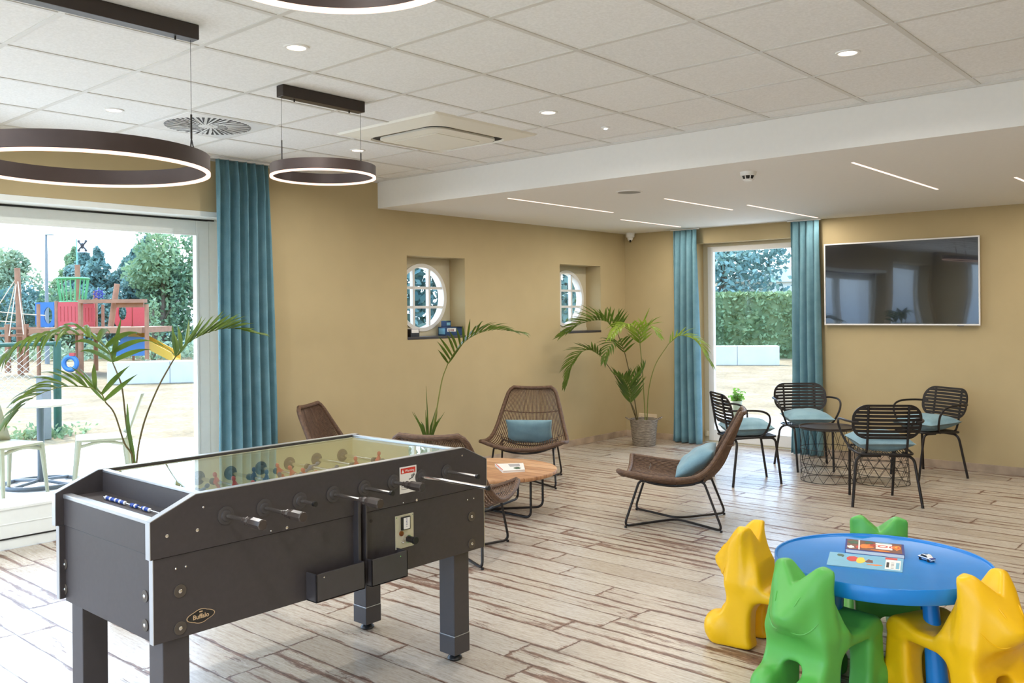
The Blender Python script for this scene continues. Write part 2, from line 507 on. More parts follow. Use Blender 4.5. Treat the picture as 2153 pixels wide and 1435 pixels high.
def fabric(name, c1, c2, transl=0.0, ws=260):
    m, nt, b, out = new_mat(name)
    v = coords(nt)
    no = N(nt, 'ShaderNodeTexNoise', Scale=9.0, Detail=4.0); nt.links.new(v, no.inputs['Vector'])
    n2 = N(nt, 'ShaderNodeTexNoise', Scale=ws, Detail=1.0); nt.links.new(v, n2.inputs['Vector'])
    col = ramp(nt, math_n(nt, 'ADD', math_n(nt, 'MULTIPLY', no.outputs['Fac'], 0.6), math_n(nt, 'MULTIPLY', n2.outputs['Fac'], 0.4)), [(0.35, lin(c1)), (0.65, lin(c2))])
    nt.links.new(col, b.inputs['Base Color'])
    b.inputs['Roughness'].default_value = 0.85; b.inputs['Sheen Weight'].default_value = 0.15
    bp = N(nt, 'ShaderNodeBump', Strength=0.25, Distance=0.001); nt.links.new(n2.outputs['Fac'], bp.inputs['Height']); nt.links.new(bp.outputs['Normal'], b.inputs['Normal'])
    if transl > 0:
        t = N(nt, 'ShaderNodeBsdfTranslucent'); nt.links.new(col, t.inputs['Color'])
        mx = N(nt, 'ShaderNodeMixShader', Fac=transl)
        nt.links.new(b.outputs[0], mx.inputs[1]); nt.links.new(t.outputs[0], mx.inputs[2]); nt.links.new(mx.outputs[0], out.inputs['Surface'])
    return m
M['curtain'] = fabric('teal_curtain_fabric', (112, 158, 172), (134, 178, 190), 0.30)
M['cushion'] = fabric('pale_teal_cushion_fabric', (112, 148, 164), (134, 170, 182))

def rattan():
    m, nt, b, out = new_mat('woven_rattan')
    v = coords(nt)
    wv = N(nt, 'ShaderNodeTexWave', Scale=60.0, Distortion=1.5, Detail=2.0); wv.bands_direction = 'Z'
    nt.links.new(v, wv.inputs['Vector'])
    no = N(nt, 'ShaderNodeTexNoise', Scale=40.0, Detail=3.0); nt.links.new(v, no.inputs['Vector'])
    f = math_n(nt, 'ADD', math_n(nt, 'MULTIPLY', wv.outputs['Fac'], 0.45), math_n(nt, 'MULTIPLY', no.outputs['Fac'], 0.55))
    nt.links.new(ramp(nt, f, [(0.25, lin((56, 36, 26))), (0.55, lin((98, 70, 50))), (0.85, lin((138, 108, 82)))]), b.inputs['Base Color'])
    b.inputs['Roughness'].default_value = 0.55
    bp = N(nt, 'ShaderNodeBump', Strength=0.6, Distance=0.002); nt.links.new(f, bp.inputs['Height']); nt.links.new(bp.outputs['Normal'], b.inputs['Normal'])
    return m
M['rattan'] = rattan()

def basket():
    m, nt, b, out = new_mat('woven_basket')
    v = coords(nt)
    wv = N(nt, 'ShaderNodeTexWave', Scale=26.0, Distortion=2.0, Detail=2.0); wv.bands_direction = 'Z'
    nt.links.new(v, wv.inputs['Vector'])
    mp = coords(nt, (26, 26, 90))
    no = N(nt, 'ShaderNodeTexNoise', Scale=1.0, Detail=3.0); nt.links.new(mp, no.inputs['Vector'])
    f = math_n(nt, 'ADD', math_n(nt, 'MULTIPLY', wv.outputs['Fac'], 0.4), math_n(nt, 'MULTIPLY', no.outputs['Fac'], 0.6))
    nt.links.new(ramp(nt, f, [(0.25, lin((84, 74, 66))), (0.5, lin((132, 120, 106))), (0.8, lin((186, 176, 158)))]), b.inputs['Base Color'])
    b.inputs['Roughness'].default_value = 0.8
    bp = N(nt, 'ShaderNodeBump', Strength=0.9, Distance=0.004); nt.links.new(f, bp.inputs['Height']); nt.links.new(bp.outputs['Normal'], b.inputs['Normal'])
    return m
M['basket'] = basket()

def teak():
    m, nt, b, out = new_mat('teak_boards')
    v = coords(nt, (1, 1, 1), rot=(0, 0, 0.6))
    sp = N(nt, 'ShaderNodeSeparateXYZ'); nt.links.new(v, sp.inputs[0])
    y = math_n(nt, 'DIVIDE', sp.outputs['Y'], 0.11)
    rw = math_n(nt, 'FLOOR', y); fy = math_n(nt, 'FRACT', y)
    wn_ = N(nt, 'ShaderNodeTexWhiteNoise'); wn_.noise_dimensions = '1D'; nt.links.new(rw, wn_.inputs['W'])
    mp = N(nt, 'ShaderNodeMapping'); mp.inputs['Scale'].default_value = (2.5, 26, 3); nt.links.new(v, mp.inputs['Vector'])
    no = N(nt, 'ShaderNodeTexNoise', Scale=1.0, Detail=5.0, Distortion=1.2); nt.links.new(mp.outputs[0], no.inputs['Vector'])
    f = math_n(nt, 'ADD', math_n(nt, 'MULTIPLY', no.outputs['Fac'], 0.7), math_n(nt, 'MULTIPLY', wn_.outputs['Value'], 0.3))
    col = ramp(nt, f, [(0.25, lin((154, 108, 74))), (0.5, lin((194, 148, 108))), (0.8, lin((218, 182, 144)))])
    ed = math_n(nt, 'LESS_THAN', math_n(nt, 'MINIMUM', fy, math_n(nt, 'SUBTRACT', 1.0, fy)), 0.02)
    nt.links.new(mixc(nt, ed, col, lin((110, 70, 44))), b.inputs['Base Color'])
    b.inputs['Roughness'].default_value = 0.5
    return m
M['teak'] = teak()

def leaf_mat(name, c1, c2, tr=0.35, scale=3.0, rough=0.4):
    m, nt, b, out = new_mat(name)
    v = coords(nt)
    no = N(nt, 'ShaderNodeTexNoise', Scale=scale, Detail=3.0); nt.links.new(v, no.inputs['Vector'])
    col = ramp(nt, no.outputs['Fac'], [(0.35, lin(c1)), (0.65, lin(c2))])
    nt.links.new(col, b.inputs['Base Color']); b.inputs['Roughness'].default_value = rough
    t = N(nt, 'ShaderNodeBsdfTranslucent'); nt.links.new(col, t.inputs['Color'])
    mx = N(nt, 'ShaderNodeMixShader', Fac=tr)
    nt.links.new(b.outputs[0], mx.inputs[1]); nt.links.new(t.outputs[0], mx.inputs[2]); nt.links.new(mx.outputs[0], out.inputs['Surface'])
    return m
M['palm'] = leaf_mat('palm_leaf', (72, 96, 28), (104, 128, 46), 0.4, 6)
M['palm_bright'] = leaf_mat('young_palm_leaf', (112, 140, 36), (150, 172, 60), 0.4, 6)
M['tree_blue'] = leaf_mat('bluish_conifer_leaf', (82, 118, 116), (130, 160, 148), 0.25, 0.6, 0.7)
M['tree_green'] = leaf_mat('green_tree_leaf', (108, 138, 104), (152, 174, 128), 0.3, 0.6, 0.7)
M['tree_pale'] = leaf_mat('pale_tree_leaf', (128, 148, 120), (164, 178, 142), 0.3, 0.6, 0.7)
M['hedge'] = leaf_mat('hedge_leaf', (98, 124, 82), (136, 158, 112), 0.25, 2.0, 0.7)

def grass_mat():
    m, nt, b, out = new_mat('dry_grass')
    v = coords(nt)
    no = N(nt, 'ShaderNodeTexNoise', Scale=1.1, Detail=6.0, Roughness=0.7); nt.links.new(v, no.inputs['Vector'])
    n2 = N(nt, 'ShaderNodeTexNoise', Scale=14.0, Detail=4.0); nt.links.new(v, n2.inputs['Vector'])
    f = math_n(nt, 'ADD', math_n(nt, 'MULTIPLY', no.outputs['Fac'], 0.6), math_n(nt, 'MULTIPLY', n2.outputs['Fac'], 0.4))
    nt.links.new(ramp(nt, f, [(0.35, lin((96, 80, 52))), (0.5, lin((122, 105, 75))), (0.65, lin((146, 131, 101)))]), b.inputs['Base Color'])
    b.inputs['Roughness'].default_value = 0.95
    return m
M['grass'] = grass_mat()

# ================================================================== ROOM SHELL
XO = -6.56        # outer face of the left wall
YO = 9.56         # outer face of the back wall
def wall_cells(mb, axis, c0, c1, a0, a1, z0, z1, holes, mi=0):
    """slab between c0..c1 on its thickness axis, a0..a1 along it, rectangular holes cut out"""
    A = sorted({a0, a1} | {h[0] for h in holes} | {h[1] for h in holes})
    Z = sorted({z0, z1} | {h[2] for h in holes} | {h[3] for h in holes})
    for i in range(len(A) - 1):
        for j in range(len(Z) - 1):
            am, zm = (A[i] + A[i + 1]) / 2, (Z[j] + Z[j + 1]) / 2
            if any(h[0] < am < h[1] and h[2] < zm < h[3] for h in holes): continue
            if axis == 'x': mb.box(c0, c1, A[i], A[i + 1], Z[j], Z[j + 1], mi)
            else: mb.box(A[i], A[i + 1], c0, c1, Z[j], Z[j + 1], mi)
WIN = (-0.35, 3.80, 0.0, 2.34)            # big window opening (y0, y1, z0, z1)
NI1 = (5.612, 6.388, 1.30, 2.09)
NI2 = (7.925, 8.712, 1.30, 2.087)
ADDED_LWIN = (-3.3, -0.75, 0.0, 2.5)             # tall unseen window added for daylight, behind the camera's left shoulder
mb = MB(); wall_cells(mb, 'x', XO, XL, YN - 0.3, YO, 0, ZC + 0.25, [WIN, NI1, NI2, ADDED_LWIN])
struct(mb.build('wall_left', M['wall']))
DOOR = (-5.235, -3.93, 0.0, 2.325)
mb = MB(); wall_cells(mb, 'y', YW, YO, XL, XR + 0.3, 0, ZC + 0.25, [DOOR])
struct(mb.build('wall_back', M['wall']))
mb = MB(); wall_cells(mb, 'x', XR, XR + 0.3, YN - 0.3, YO, 0, ZC + 0.25, [])
struct(mb.build('wall_right', M['wall']))
ADDED_RWIN = (-5.6, 1.9, 0.05, 2.6)
mb = MB(); wall_cells(mb, 'y', YN - 0.3, YN, XL, XR, 0, ZC + 0.25, [ADDED_RWIN])
struct(mb.build('wall_near', M['wall']))

mb = MB(); mb.box(XL, XR, YN, YW, -0.12, 0.0)
mb.box(XO + 0.12, XL, WIN[0], WIN[1], -0.12, 0.0); mb.box(DOOR[0], DOOR[1], YW, 9.40, -0.12, 0.0)
struct(mb.build('floor', M['floor']))

mb = MB(); mb.box(XL, XR, YN, YB, ZC, ZC + 0.15, 0)
mb.box(XL, XR, YB, YW, ZL_, ZC + 0.15, 1)
struct(mb.build('ceiling', [M['tile'], M['white_paint']]))
# suspended ceiling grid of T bars and perimeter angle
mb = MB()
for k in range(-8, 8):
    x = -2.457 - 0.6 * k
    if XL + .05 < x < XR: mb.box(x - .012, x + .012, YN, YB, ZC - 0.004, ZC + .001)
for k in range(-11, 6):
    y = 2.672 + 0.6 * k
    if YN < y < YB - .02: mb.box(XL, XR, y - .012, y + .012, ZC - 0.0037, ZC + .001)
struct(mb.build('trim_1', M['grid']))
mb = MB()
mb.box(XL, XL + .022, YN, YB, ZC - .02, ZC); mb.box(XL, XR, YB - .022, YB, ZC - .012, ZC)
struct(mb.build('trim_2', M['grid']))
mb = MB()
mb.box(XL, XL + .012, ADDED_LWIN[1], WIN[0], 0, .075); mb.box(XL, XL + .012, WIN[1], YW, 0, .075)
struct(mb.build('baseboard_left', M['skirting'], bevel=.002))
mb = MB(); mb.box(XL, DOOR[0], YW - .012, YW, 0, .075); mb.box(DOOR[1], XR, YW - .012, YW, 0, .075)
struct(mb.build('baseboard_back', M['skirting'], bevel=.002))
mb = MB(); mb.box(XR - .012, XR, YN, YW, 0, .075)
struct(mb.build('baseboard_right', M['skirting'], bevel=.002))

# ---- big sliding window (left)
def frame_rect(mb, x0, x1, y0, y1, z0, z1, wl, wr, wb, wt, mi=0):
    mb.box(x0, x1, y0, y0 + wl, z0, z1, mi); mb.box(x0, x1, y1 - wr, y1, z0, z1, mi)
    mb.box(x0, x1, y0 + wl, y1 - wr, z0, z0 + wb, mi); mb.box(x0, x1, y0 + wl, y1 - wr, z1 - wt, z1, mi)
mb = MB()
frame_rect(mb, -6.56, -6.44, WIN[0], WIN[1], 0, 2.34, .05, .10, .068, .04)
w1 = struct(mb.build('window_1', M['frame'], bevel=.003))
mb = MB(); mb.box(-6.435, -6.231, WIN[0], WIN[1], 2.30, 2.339)     # head lining above the black joint
mb.build('head_lining', M['frame'], w1)
mb = MB(); mb.box(-6.50, -6.430, WIN[0] + .05, WIN[1] - .05, 2.290, 2.299)
mb.box(-6.50, -6.434, WIN[0] + .05, WIN[1] - .05, .067, .073)
mb.build('black_gasket', M['gasket'], w1)
def sash(x, y0, y1):
    mb = MB(); frame_rect(mb, x - .055, x, y0, y1, .075, 2.288, .11, .11, .205, .115)
    s = mb.build('sash', M['frame'], w1, bevel=.004)
    mb = MB(); frame_rect(mb, x - .012, x + .008, y0 + .095, y1 - .095, .265, 2.188, .018, .018, .018, .018)
    mb.box(x, x + .004, y0, y1, .166, .172)
    mb.build('glazing_bead', M['frame'], s, bevel=.002)
    mb = MB(); mb.box(x - .034, x - .028, y0 + .105, y1 - .105, .27, 2.18)
    mb.build('pane', M['glass'], s)
    return s
sash(-6.437, 1.62, 3.708)
sash(-6.495, WIN[0] + .04, 1.74)
mb = MB(); mb.box(-7.02, -6.555, WIN[0] - .05, WIN[1] + .05, .20, .235)
mb.build('outer_sill', M['white_gloss'], w1, bevel=.004)

# ---- glazed door (back)
mb = MB()
def frame_rect_y(mb, y0, y1, x0, x1, z0, z1, wl, wr, wb, wt, mi=0):
    mb.box(x0, x0 + wl, y0, y1, z0, z1, mi); mb.box(x1 - wr, x1, y0, y1, z0, z1, mi)
    mb.box(x0 + wl, x1 - wr, y0, y1, z0, z0 + wb, mi); mb.box(x0 + wl, x1 - wr, y0, y1, z1 - wt, z1, mi)
frame_rect_y(mb, 9.40, 9.48, DOOR[0], DOOR[1], 0, 2.325, .075, .075, .03, .05)
d1 = struct(mb.build('door_1', M['cream_frame'], bevel=.003))
mb = MB(); frame_rect_y(mb, 9.395, 9.45, DOOR[0] + .06, DOOR[1] - .06, .02, 2.29, .07, .07, .13, .06)
dl = mb.build('door_leaf', M['white_gloss'], d1, bevel=.004)
mb = MB(); mb.box(DOOR[0] + .11, DOOR[1] - .11, 9.42, 9.426, .13, 2.24); mb.build('pane', M['glass'], dl)
mb = MB(); mb.box(DOOR[0] + .03, DOOR[0] + .06, 9.36, 9.40, .07, .13); mb.build('hinge', M['cream_frame'], d1, bevel=.004)

# ---- unseen rear window behind the camera, added to let in more daylight
mb = MB(); frame_rect_y(mb, YN - .2, YN - .12, ADDED_RWIN[0], ADDED_RWIN[1], ADDED_RWIN[2], ADDED_RWIN[3], .07, .07, .07, .07)
mb.box(-1.89, -1.81, YN - .2, YN - .12, ADDED_RWIN[2], ADDED_RWIN[3])
w4 = struct(mb.build('window_4', M['frame'], bevel=.003))
mb = MB(); mb.box(ADDED_RWIN[0] + .07, ADDED_RWIN[1] - .07, YN - .165, YN - .16, ADDED_RWIN[2] + .07, ADDED_RWIN[3] - .07); mb.build('pane', M['glass'], w4)

mb = MB(); frame_rect(mb, -6.50, -6.44, ADDED_LWIN[0], ADDED_LWIN[1], 0, ADDED_LWIN[3], .07, .07, .12, .07)
w5 = struct(mb.build('window_5', M['frame'], bevel=.003))  # unseen side window, added to brighten ceiling and bulkhead
mb = MB(); mb.box(-6.475, -6.469, ADDED_LWIN[0] + .07, ADDED_LWIN[1] - .07, .12, ADDED_LWIN[3] - .07); mb.build('pane', M['glass'], w5)

# ---- two niches with round windows
def round_window(n, hole):
    y0, y1, z0, z1 = hole
    cy = (y0 + y1) / 2 + 0.0; cz = 1.70; r = 0.330
    xf, xb = -6.45, -6.53
    mb = MB(); K = 64
    # panel with a round hole: ring of quads between square and circle
    for xx, flip in ((xf, 0), (xb, 1)):
        v = []
        for k in range(K):
            a = 2 * PI * k / K + PI / 4
            ca, sa = math.cos(a), math.sin(a)
            t = 1 / max(abs(ca), abs(sa))
            oy = cy + ca * t * (y1 - y0) / 2
            oz = cz + sa * t * ((z1 - cz) if sa > 0 else (cz - z0))
            v += [(xx, oy, oz), (xx, cy + r * ca, cz + r * sa)]
        mb.add(v, [(2 * k, 2 * ((k + 1) % K), 2 * ((k + 1) % K) + 1, 2 * k + 1) for k in range(K)])
    mb.box(xf - .001, xf + .010, y0, y1, z0, z0 + .055)
    w = struct(mb.build('window_%d' % n, M['cream_frame']))
    mb = MB()
    prof = [(r - .034, 0), (r + .004, 0), (r + .004, -.085), (r - .034, -.085), (r - .034, 0)]
    MX = Matrix.Rotation(PI / 2, 4, 'Y')
    mb.lathe([(a, b) for a, b in prof], 64, (xf + .012, cy, cz), 0, MX)
    fr = mb.build('round_frame', M['white_gloss'], w, sharp=30)
    mb = MB()
    for s in (-1, 1):
        h = math.sqrt((r - .02) ** 2 - .105 ** 2)
        mb.box(xf - .04, xf + .004, cy + s * .105 - .013, cy + s * .105 + .013, cz - h, cz + h)
        mb.box(xf - .038, xf + .002, cy - h, cy + h, cz + s * .095 - .013, cz + s * .095 + .013)
    mb.build('glazing_bars', M['white_gloss'], w, bevel=.003)
    mb = MB(); mb.cyl((xf - .022, cy, cz), (xf - .027, cy, cz), r - .02, 48); mb.build('pane', M['glass'], w)
    mb = MB(); mb.box(xf, XL + .006, y0 + .001, y1 - .001, z0 - .001, z0 + .022)
    mb.build('window_sill', M['dark_slate'], w, bevel=.002)
round_window(2, NI1)
round_window(3, NI2)

# ================================================================== CEILING THINGS
def downlight(x, y, label, light=True, z=ZC):
    t = empty('downlight', (x, y, z), 0, label, 'ceiling light', 'recessed downlights')
    mb = MB(); mb.lathe([(.040, -.001), (.044, -.006), (.055, -.0055), (.057, 0.0)], 32); mb.build('rim', M['white_gloss'], t)
    mb = MB(); mb.lathe([(.0, -.0035), (.042, -.0035), (.042, -.001), (0, -.001)], 32); mb.build('lens', M['led_down'], t)
    if light:
        d = bpy.data.lights.new('downlight_lamp', 'AREA'); d.shape = 'DISK'; d.size = .08; d.energy = DL_W; d.color = (1.0, .965, .92); d.spread = R(165)
        o = bpy.data.objects.new('lamp', d); C.objects.link(o); o.parent = t; o.location = (0, 0, -.012)
    return t
DL_W = 12.0
DLs = [(-3.357, 2.372, 'round recessed downlight left of the photo centre, nearest the top edge ring lamp'),
       (-5.157, 2.372, 'round recessed downlight left of the round slotted air diffuser'),
       (-3.357, 4.172, 'round recessed downlight just right of the square air conditioning cassette'),
       (-1.557, 4.172, 'round recessed downlight on the right, beyond the right hand ceiling tiles'),
       (-5.157, 4.172, 'round recessed downlight between the small ring lamp wire and the cassette')]
for x, y, lb in DLs: downlight(x, y, lb)
k_ = 0
for y in (.572, -1.228, -2.7):  # extra lamps out of view, added to raise the room's brightness
    for x in (-5.157, -3.357, -1.557, .3):
        downlight(x, y, 'unseen round downlight added behind the camera to brighten the room')
for x, y in ((.3, 2.372), (.3, 4.172)):  # two more unseen lamps, added as fill from the right
    downlight(x, y, 'unseen round downlight added right of the frame to brighten the room')

t = empty('ceiling_spot', (-3.36, 4.77, ZC), 0, 'tiny white point light in the ceiling tile beside the white bulkhead', 'ceiling light')
mb = MB(); mb.lathe([(.0, -.012), (.012, -.012), (.028, -.008), (.030, 0)], 24); mb.build('housing', M['white_gloss'], t)
mb = MB(); mb.lathe([(0, -.016), (.010, -.014), (.010, -.011), (0, -.011)], 16); mb.build('lens', emissive('cool_spot_lens', (.85, .92, 1.0), 40.0), t)

# LED strips in the lowered ceiling
strips = [((-4.907, 5.558), (-4.91, 7.08), 'longest thin light strip, nearest the left wall, in the lowered ceiling'),
          ((-5.23, 7.687), (-5.22, 8.859), 'thin light strip in the lowered ceiling closest to the dome camera corner'),
          ((-3.99, 6.524), (-3.98, 7.708), 'thin light strip in the lowered ceiling just beyond the flush round speaker'),
          ((-3.70, 7.463), (-3.70, 9.033), 'thin light strip in the lowered ceiling ending above the right door curtain'),
          ((-2.135, 5.791), (-2.125, 7.585), 'thin light strip in the lowered ceiling right of the smoke detector, above the television'),
          ((-1.513, 7.306), (-1.48, 8.7), 'thin light strip in the lowered ceiling cut by the right edge of the photo')]
for (a, b, lb) in strips:
    A, B = Vector((*a, ZL_)), Vector((*b, ZL_)); mid = (A + B) / 2; h = (B - A).length / 2
    an = math.atan2(B.y - A.y, B.x - A.x)
    t = empty('ceiling_light_strip', mid, an, lb, 'ceiling light', 'light strips in the lowered ceiling')
    mb = MB(); mb.box(-h - .004, h + .004, -.011, .011, -.002, .001); mb.build('channel', M['white_gloss'], t)
    mb = MB(); mb.box(-h, h, -.0085, .0085, -.005, -.002); mb.build('diffuser', M['led'], t)
    d = bpy.data.lights.new('strip_lamp', 'AREA'); d.shape = 'RECTANGLE'; d.size = 2 * h; d.size_y = .02; d.energy = 13.0; d.color = (1, .92, .83)
    o = bpy.data.objects.new('lamp', d); C.objects.link(o); o.parent = t; o.location = (0, 0, -.008)

# ring lamps
def ring_lamp(name, cx, cy, Rr, zb, hb, bar, wires, label, split):
    t = empty(name, (cx, cy, zb), 0, label, 'pendant lamp', 'ring pendant lamps')
    mb = MB(); w = .014
    mb.lathe([(Rr - w, .004), (Rr, .004), (Rr, hb), (Rr - w, hb), (Rr - w, .004)], 96)
    mb.build('ring', M['lamp_metal'], t, sharp=30)
    mb = MB(); mb.lathe([(Rr - w + .0005, .004), (Rr - w + .0005, -.006), (Rr + .001, -.006), (Rr + .001, .004), (Rr - w + .0005, .004)], 96)
    mb.build('light_strip', M['led_ring'], t, sharp=30)
    mb = MB()
    bx, y0, y1 = bar
    mb.box(bx - .03 - cx, bx + .03 - cx, y0 - cy, y1 - cy, ZC - .062 - zb, ZC - .001 - zb)
    cn = mb.build('canopy', M['brown_metal'], t, bevel=.003)
    for yy in (y0 + .09, y1 - .09):
        mb = MB(); mb.cyl((bx - cx, yy - cy, ZC - .075 - zb), (bx - cx, yy - cy, ZC - .06 - zb), .004, 8)
        mb.build('screw', M['black_metal'], cn)
    for (wx, wy) in wires:
        mb = MB(); top = ZC - .062 - zb
        mb.cyl((wx - cx, wy - cy, hb + (.10 if not split else .20)), (wx - cx, wy - cy, top), .0011, 6)
        wi = mb.build('suspension_wire', M['black_metal'], t)
        mb = MB()
        if not split:
            mb.cyl((wx - cx, wy - cy, hb - .002), (wx - cx, wy - cy, hb + .105), .0032, 8)
        else:
            sy = 1 if wy > cy else -1
            j = Vector((wx - cx, wy - cy, hb + .115))
            mb.cyl(j, j + Vector((0, 0, .10)), .0042, 8)
            a_ = .035 / Rr
            for q in (-1, 1):
                an = math.atan2(sy, 0) + q * a_
                mb.cyl(j, Vector(((Rr - .007) * math.cos(an), (Rr - .007) * math.sin(an), hb - .002)), .003, 8)
        mb.build('stem', M['black_metal'], wi)
    return t
ring_lamp('ring_pendant_lamp', -3.97, 2.973, .283, 2.296, .060, (-3.972, 2.70, 3.245), [(-3.972, 2.71), (-3.972, 3.236)],
          'smallest ring pendant lamp, brown band with glowing rim, hanging right of the teal curtain', False)
ring_lamp('ring_pendant_lamp', -3.40, 1.46, .440, 2.10, .065, (-3.42, 1.0, 1.918), [(-3.42, 1.895), (-3.42, 1.03)],
          'large ring pendant lamp at the left photo edge, hung on forked stems', True)
ring_lamp('ring_pendant_lamp', -1.550, 1.183, .283, 2.296, .060, (-1.55, .912, 1.455), [(-1.55, 1.446), (-1.55, .920)],
          'ring pendant lamp cut by the top edge of the photo, only its glowing rim seen', False)

# square cassette air conditioner
t = empty('ceiling_air_conditioner', (-4.30, 4.16, ZC), 0, 'square off-white air conditioning cassette set in the tiled ceiling', 'air conditioner')
def rrect(w, h, r, n=6):
    out = []
    for cx, cy, a0 in ((w / 2 - r, h / 2 - r, 0), (-w / 2 + r, h / 2 - r, 90), (-w / 2 + r, -h / 2 + r, 180), (w / 2 - r, -h / 2 + r, 270)):
        for k in range(n + 1):
            a = R(a0 + 90 * k / n); out.append((cx + r * math.cos(a), cy + r * math.sin(a)))
    return out
mb = MB()
o_ = rrect(.955, .955, .01); i_ = rrect(.70, .70, .12); n_ = len(o_)
def loopz(p, z): return [(a, b, z) for a, b in p]
def bridge(mb, loops, mi=0):
    n = len(loops[0]); v = [q for l in loops for q in l]; f = []
    for i in range(len(loops) - 1):
        for k in range(n):
            f.append((i * n + k, i * n + (k + 1) % n, (i + 1) * n + (k + 1) % n, (i + 1) * n + k))
    mb.add(v, f, mi)
bridge(mb, [loopz(o_, 0), loopz(rrect(.93, .93, .012), -.012), loopz(i_, -.042), loopz(rrect(.68, .68, .11), -.028)])
mb.build('frame', M['ac_white'], t)
mb = MB(); mb.prism(rrect(.69, .69, .115), .004, base=-.030); mb.build('outlet_slot', M['dark_slot'], t)
mb = MB(); bridge(mb, [loopz(rrect(.56, .56, .10), -.026), loopz(rrect(.60, .60, .10), -.034), loopz(rrect(.60, .60, .10), -.044), loopz(rrect(.46, .46, .01), -.052)])
mb.prism(rrect(.46, .46, .01), .001, base=-.0525)
g_ = mb.build('front_panel', M['ac_white'], t)
mb = MB(); mb.prism(rrect(.40, .40, .01), .003, base=-.0555); mb.build('intake_grille', M['ac_white'], g_, bevel=.001)
for q in range(4):
    mb = MB(); Mq = Matrix.Rotation(q * PI / 2, 4, 'Z')
    mb.box(-.21, .21, .308, .318, -.038, -.034, M=Mq); mb.box(-.21, .21, .326, .334, -.037, -.033, M=Mq)
    mb.build('vane', M['chrome'], t)

# round slotted diffuser
t = empty('air_diffuser', (-5.157, 2.972, ZC), 0, 'round radial slotted air diffuser in a white square ceiling plate', 'air vent')
mb = MB(); mb.box(-.288, .288, -.288, .288, -.006, .002); mb.build('plate', M['white_gloss'], t, bevel=.002)
mb = MB()
for k in range(48):
    a = 2 * PI * k / 48; r0 = .06 if k % 2 else .10; a2 = a + .16
    p0 = Vector((r0 * math.cos(a), r0 * math.sin(a), 0)); p1 = Vector((.262 * math.cos(a2), .262 * math.sin(a2), 0))
    s_ = (p1 - p0).normalized().cross(Vector((0, 0, 1)))
    w0, w1_ = .0016, .0085
    q = [p0 - s_ * w0, p0 + s_ * w0, p1 + s_ * w1_, p1 - s_ * w1_]
    mb.add([(v.x, v.y, -.0072) for v in q] + [(v.x, v.y, -.0055) for v in q], [(0, 1, 2, 3), (7, 6, 5, 4), (0, 4, 5, 1), (1, 5, 6, 2), (2, 6, 7, 3), (3, 7, 4, 0)])
mb.build('radial_slots', M['dark_slot'], t)
mb = MB()
for k in range(24):
    a = 2 * PI * k / 24 + .05; p0 = Vector((.12 * math.cos(a), .12 * math.sin(a), -.012)); a2 = a + .16; p1 = Vector((.25 * math.cos(a2), .25 * math.sin(a2), -.012))
    mb.tube([p0, p1], .0022, 5)
mb.build('fins', M['white_gloss'], t)
mb = MB(); mb.lathe([(0, -.010), (.03, -.010), (.034, -.007)], 20); mb.build('hub', M['white_gloss'], t)

# speaker, smoke detector, camera
t = empty('ceiling_speaker', (-3.973, 5.957, ZL_), 0, 'flush round grey speaker grille in the lowered ceiling', 'speaker')
mb = MB(); mb.lathe([(.0, -.004), (.092, -.004), (.094, 0)], 36); mb.build('grille', M['grey_mesh'], t)
mb = MB(); mb.lathe([(.093, 0), (.093, -.007), (.105, -.005), (.107, 0)], 36); mb.build('rim', M['white_paint'], t)
t = empty('smoke_detector', (-2.815, 5.69, ZL_), 0, 'white round smoke detector with slotted lower half under the lowered ceiling', 'smoke detector')
mb = MB(); mb.lathe([(.0, -.028), (.050, -.028), (.054, -.022), (.056, -.002), (.056, 0)], 32); mb.build('base', M['white_gloss'], t)
mb = MB(); mb.lathe([(0, -.062), (.026, -.062), (.034, -.056), (.036, -.050)], 24); mb.build('cap', M['white_gloss'], t)
mb = MB(); mb.lathe([(0, -.050), (.030, -.050), (.044, -.030), (.044, -.027)], 24); mb.build('chamber', M['dark_slot'], t)
mb = MB()
for k in range(8):
    a = 2 * PI * k / 8; mb.tube([(.047 * math.cos(a), .047 * math.sin(a), -.028), (.037 * math.cos(a), .037 * math.sin(a), -.052)], .004, 5)
mb.build('ribs', M['white_gloss'], t)
t = empty('dome_camera', (-6.08, 9.13, ZL_), 0, 'small white dome security camera in the corner of the lowered ceiling', 'security camera')
mb = MB(); mb.lathe([(0, -.058), (.040, -.058), (.052, -.050), (.055, -.01), (.055, 0)], 28); mb.build('housing', M['white_gloss'], t)
mb = MB(); mb.lathe([(0, -.103), (.014, -.10), (.028, -.088), (.035, -.07), (.036, -.056)], 24); mb.build('dome', M['white_gloss'], t)
mb = MB(); mb.cyl((.01, -.015, -.090), (.016, -.024, -.112), .012, 14); mb.build('lens', M['black_plastic'], t)

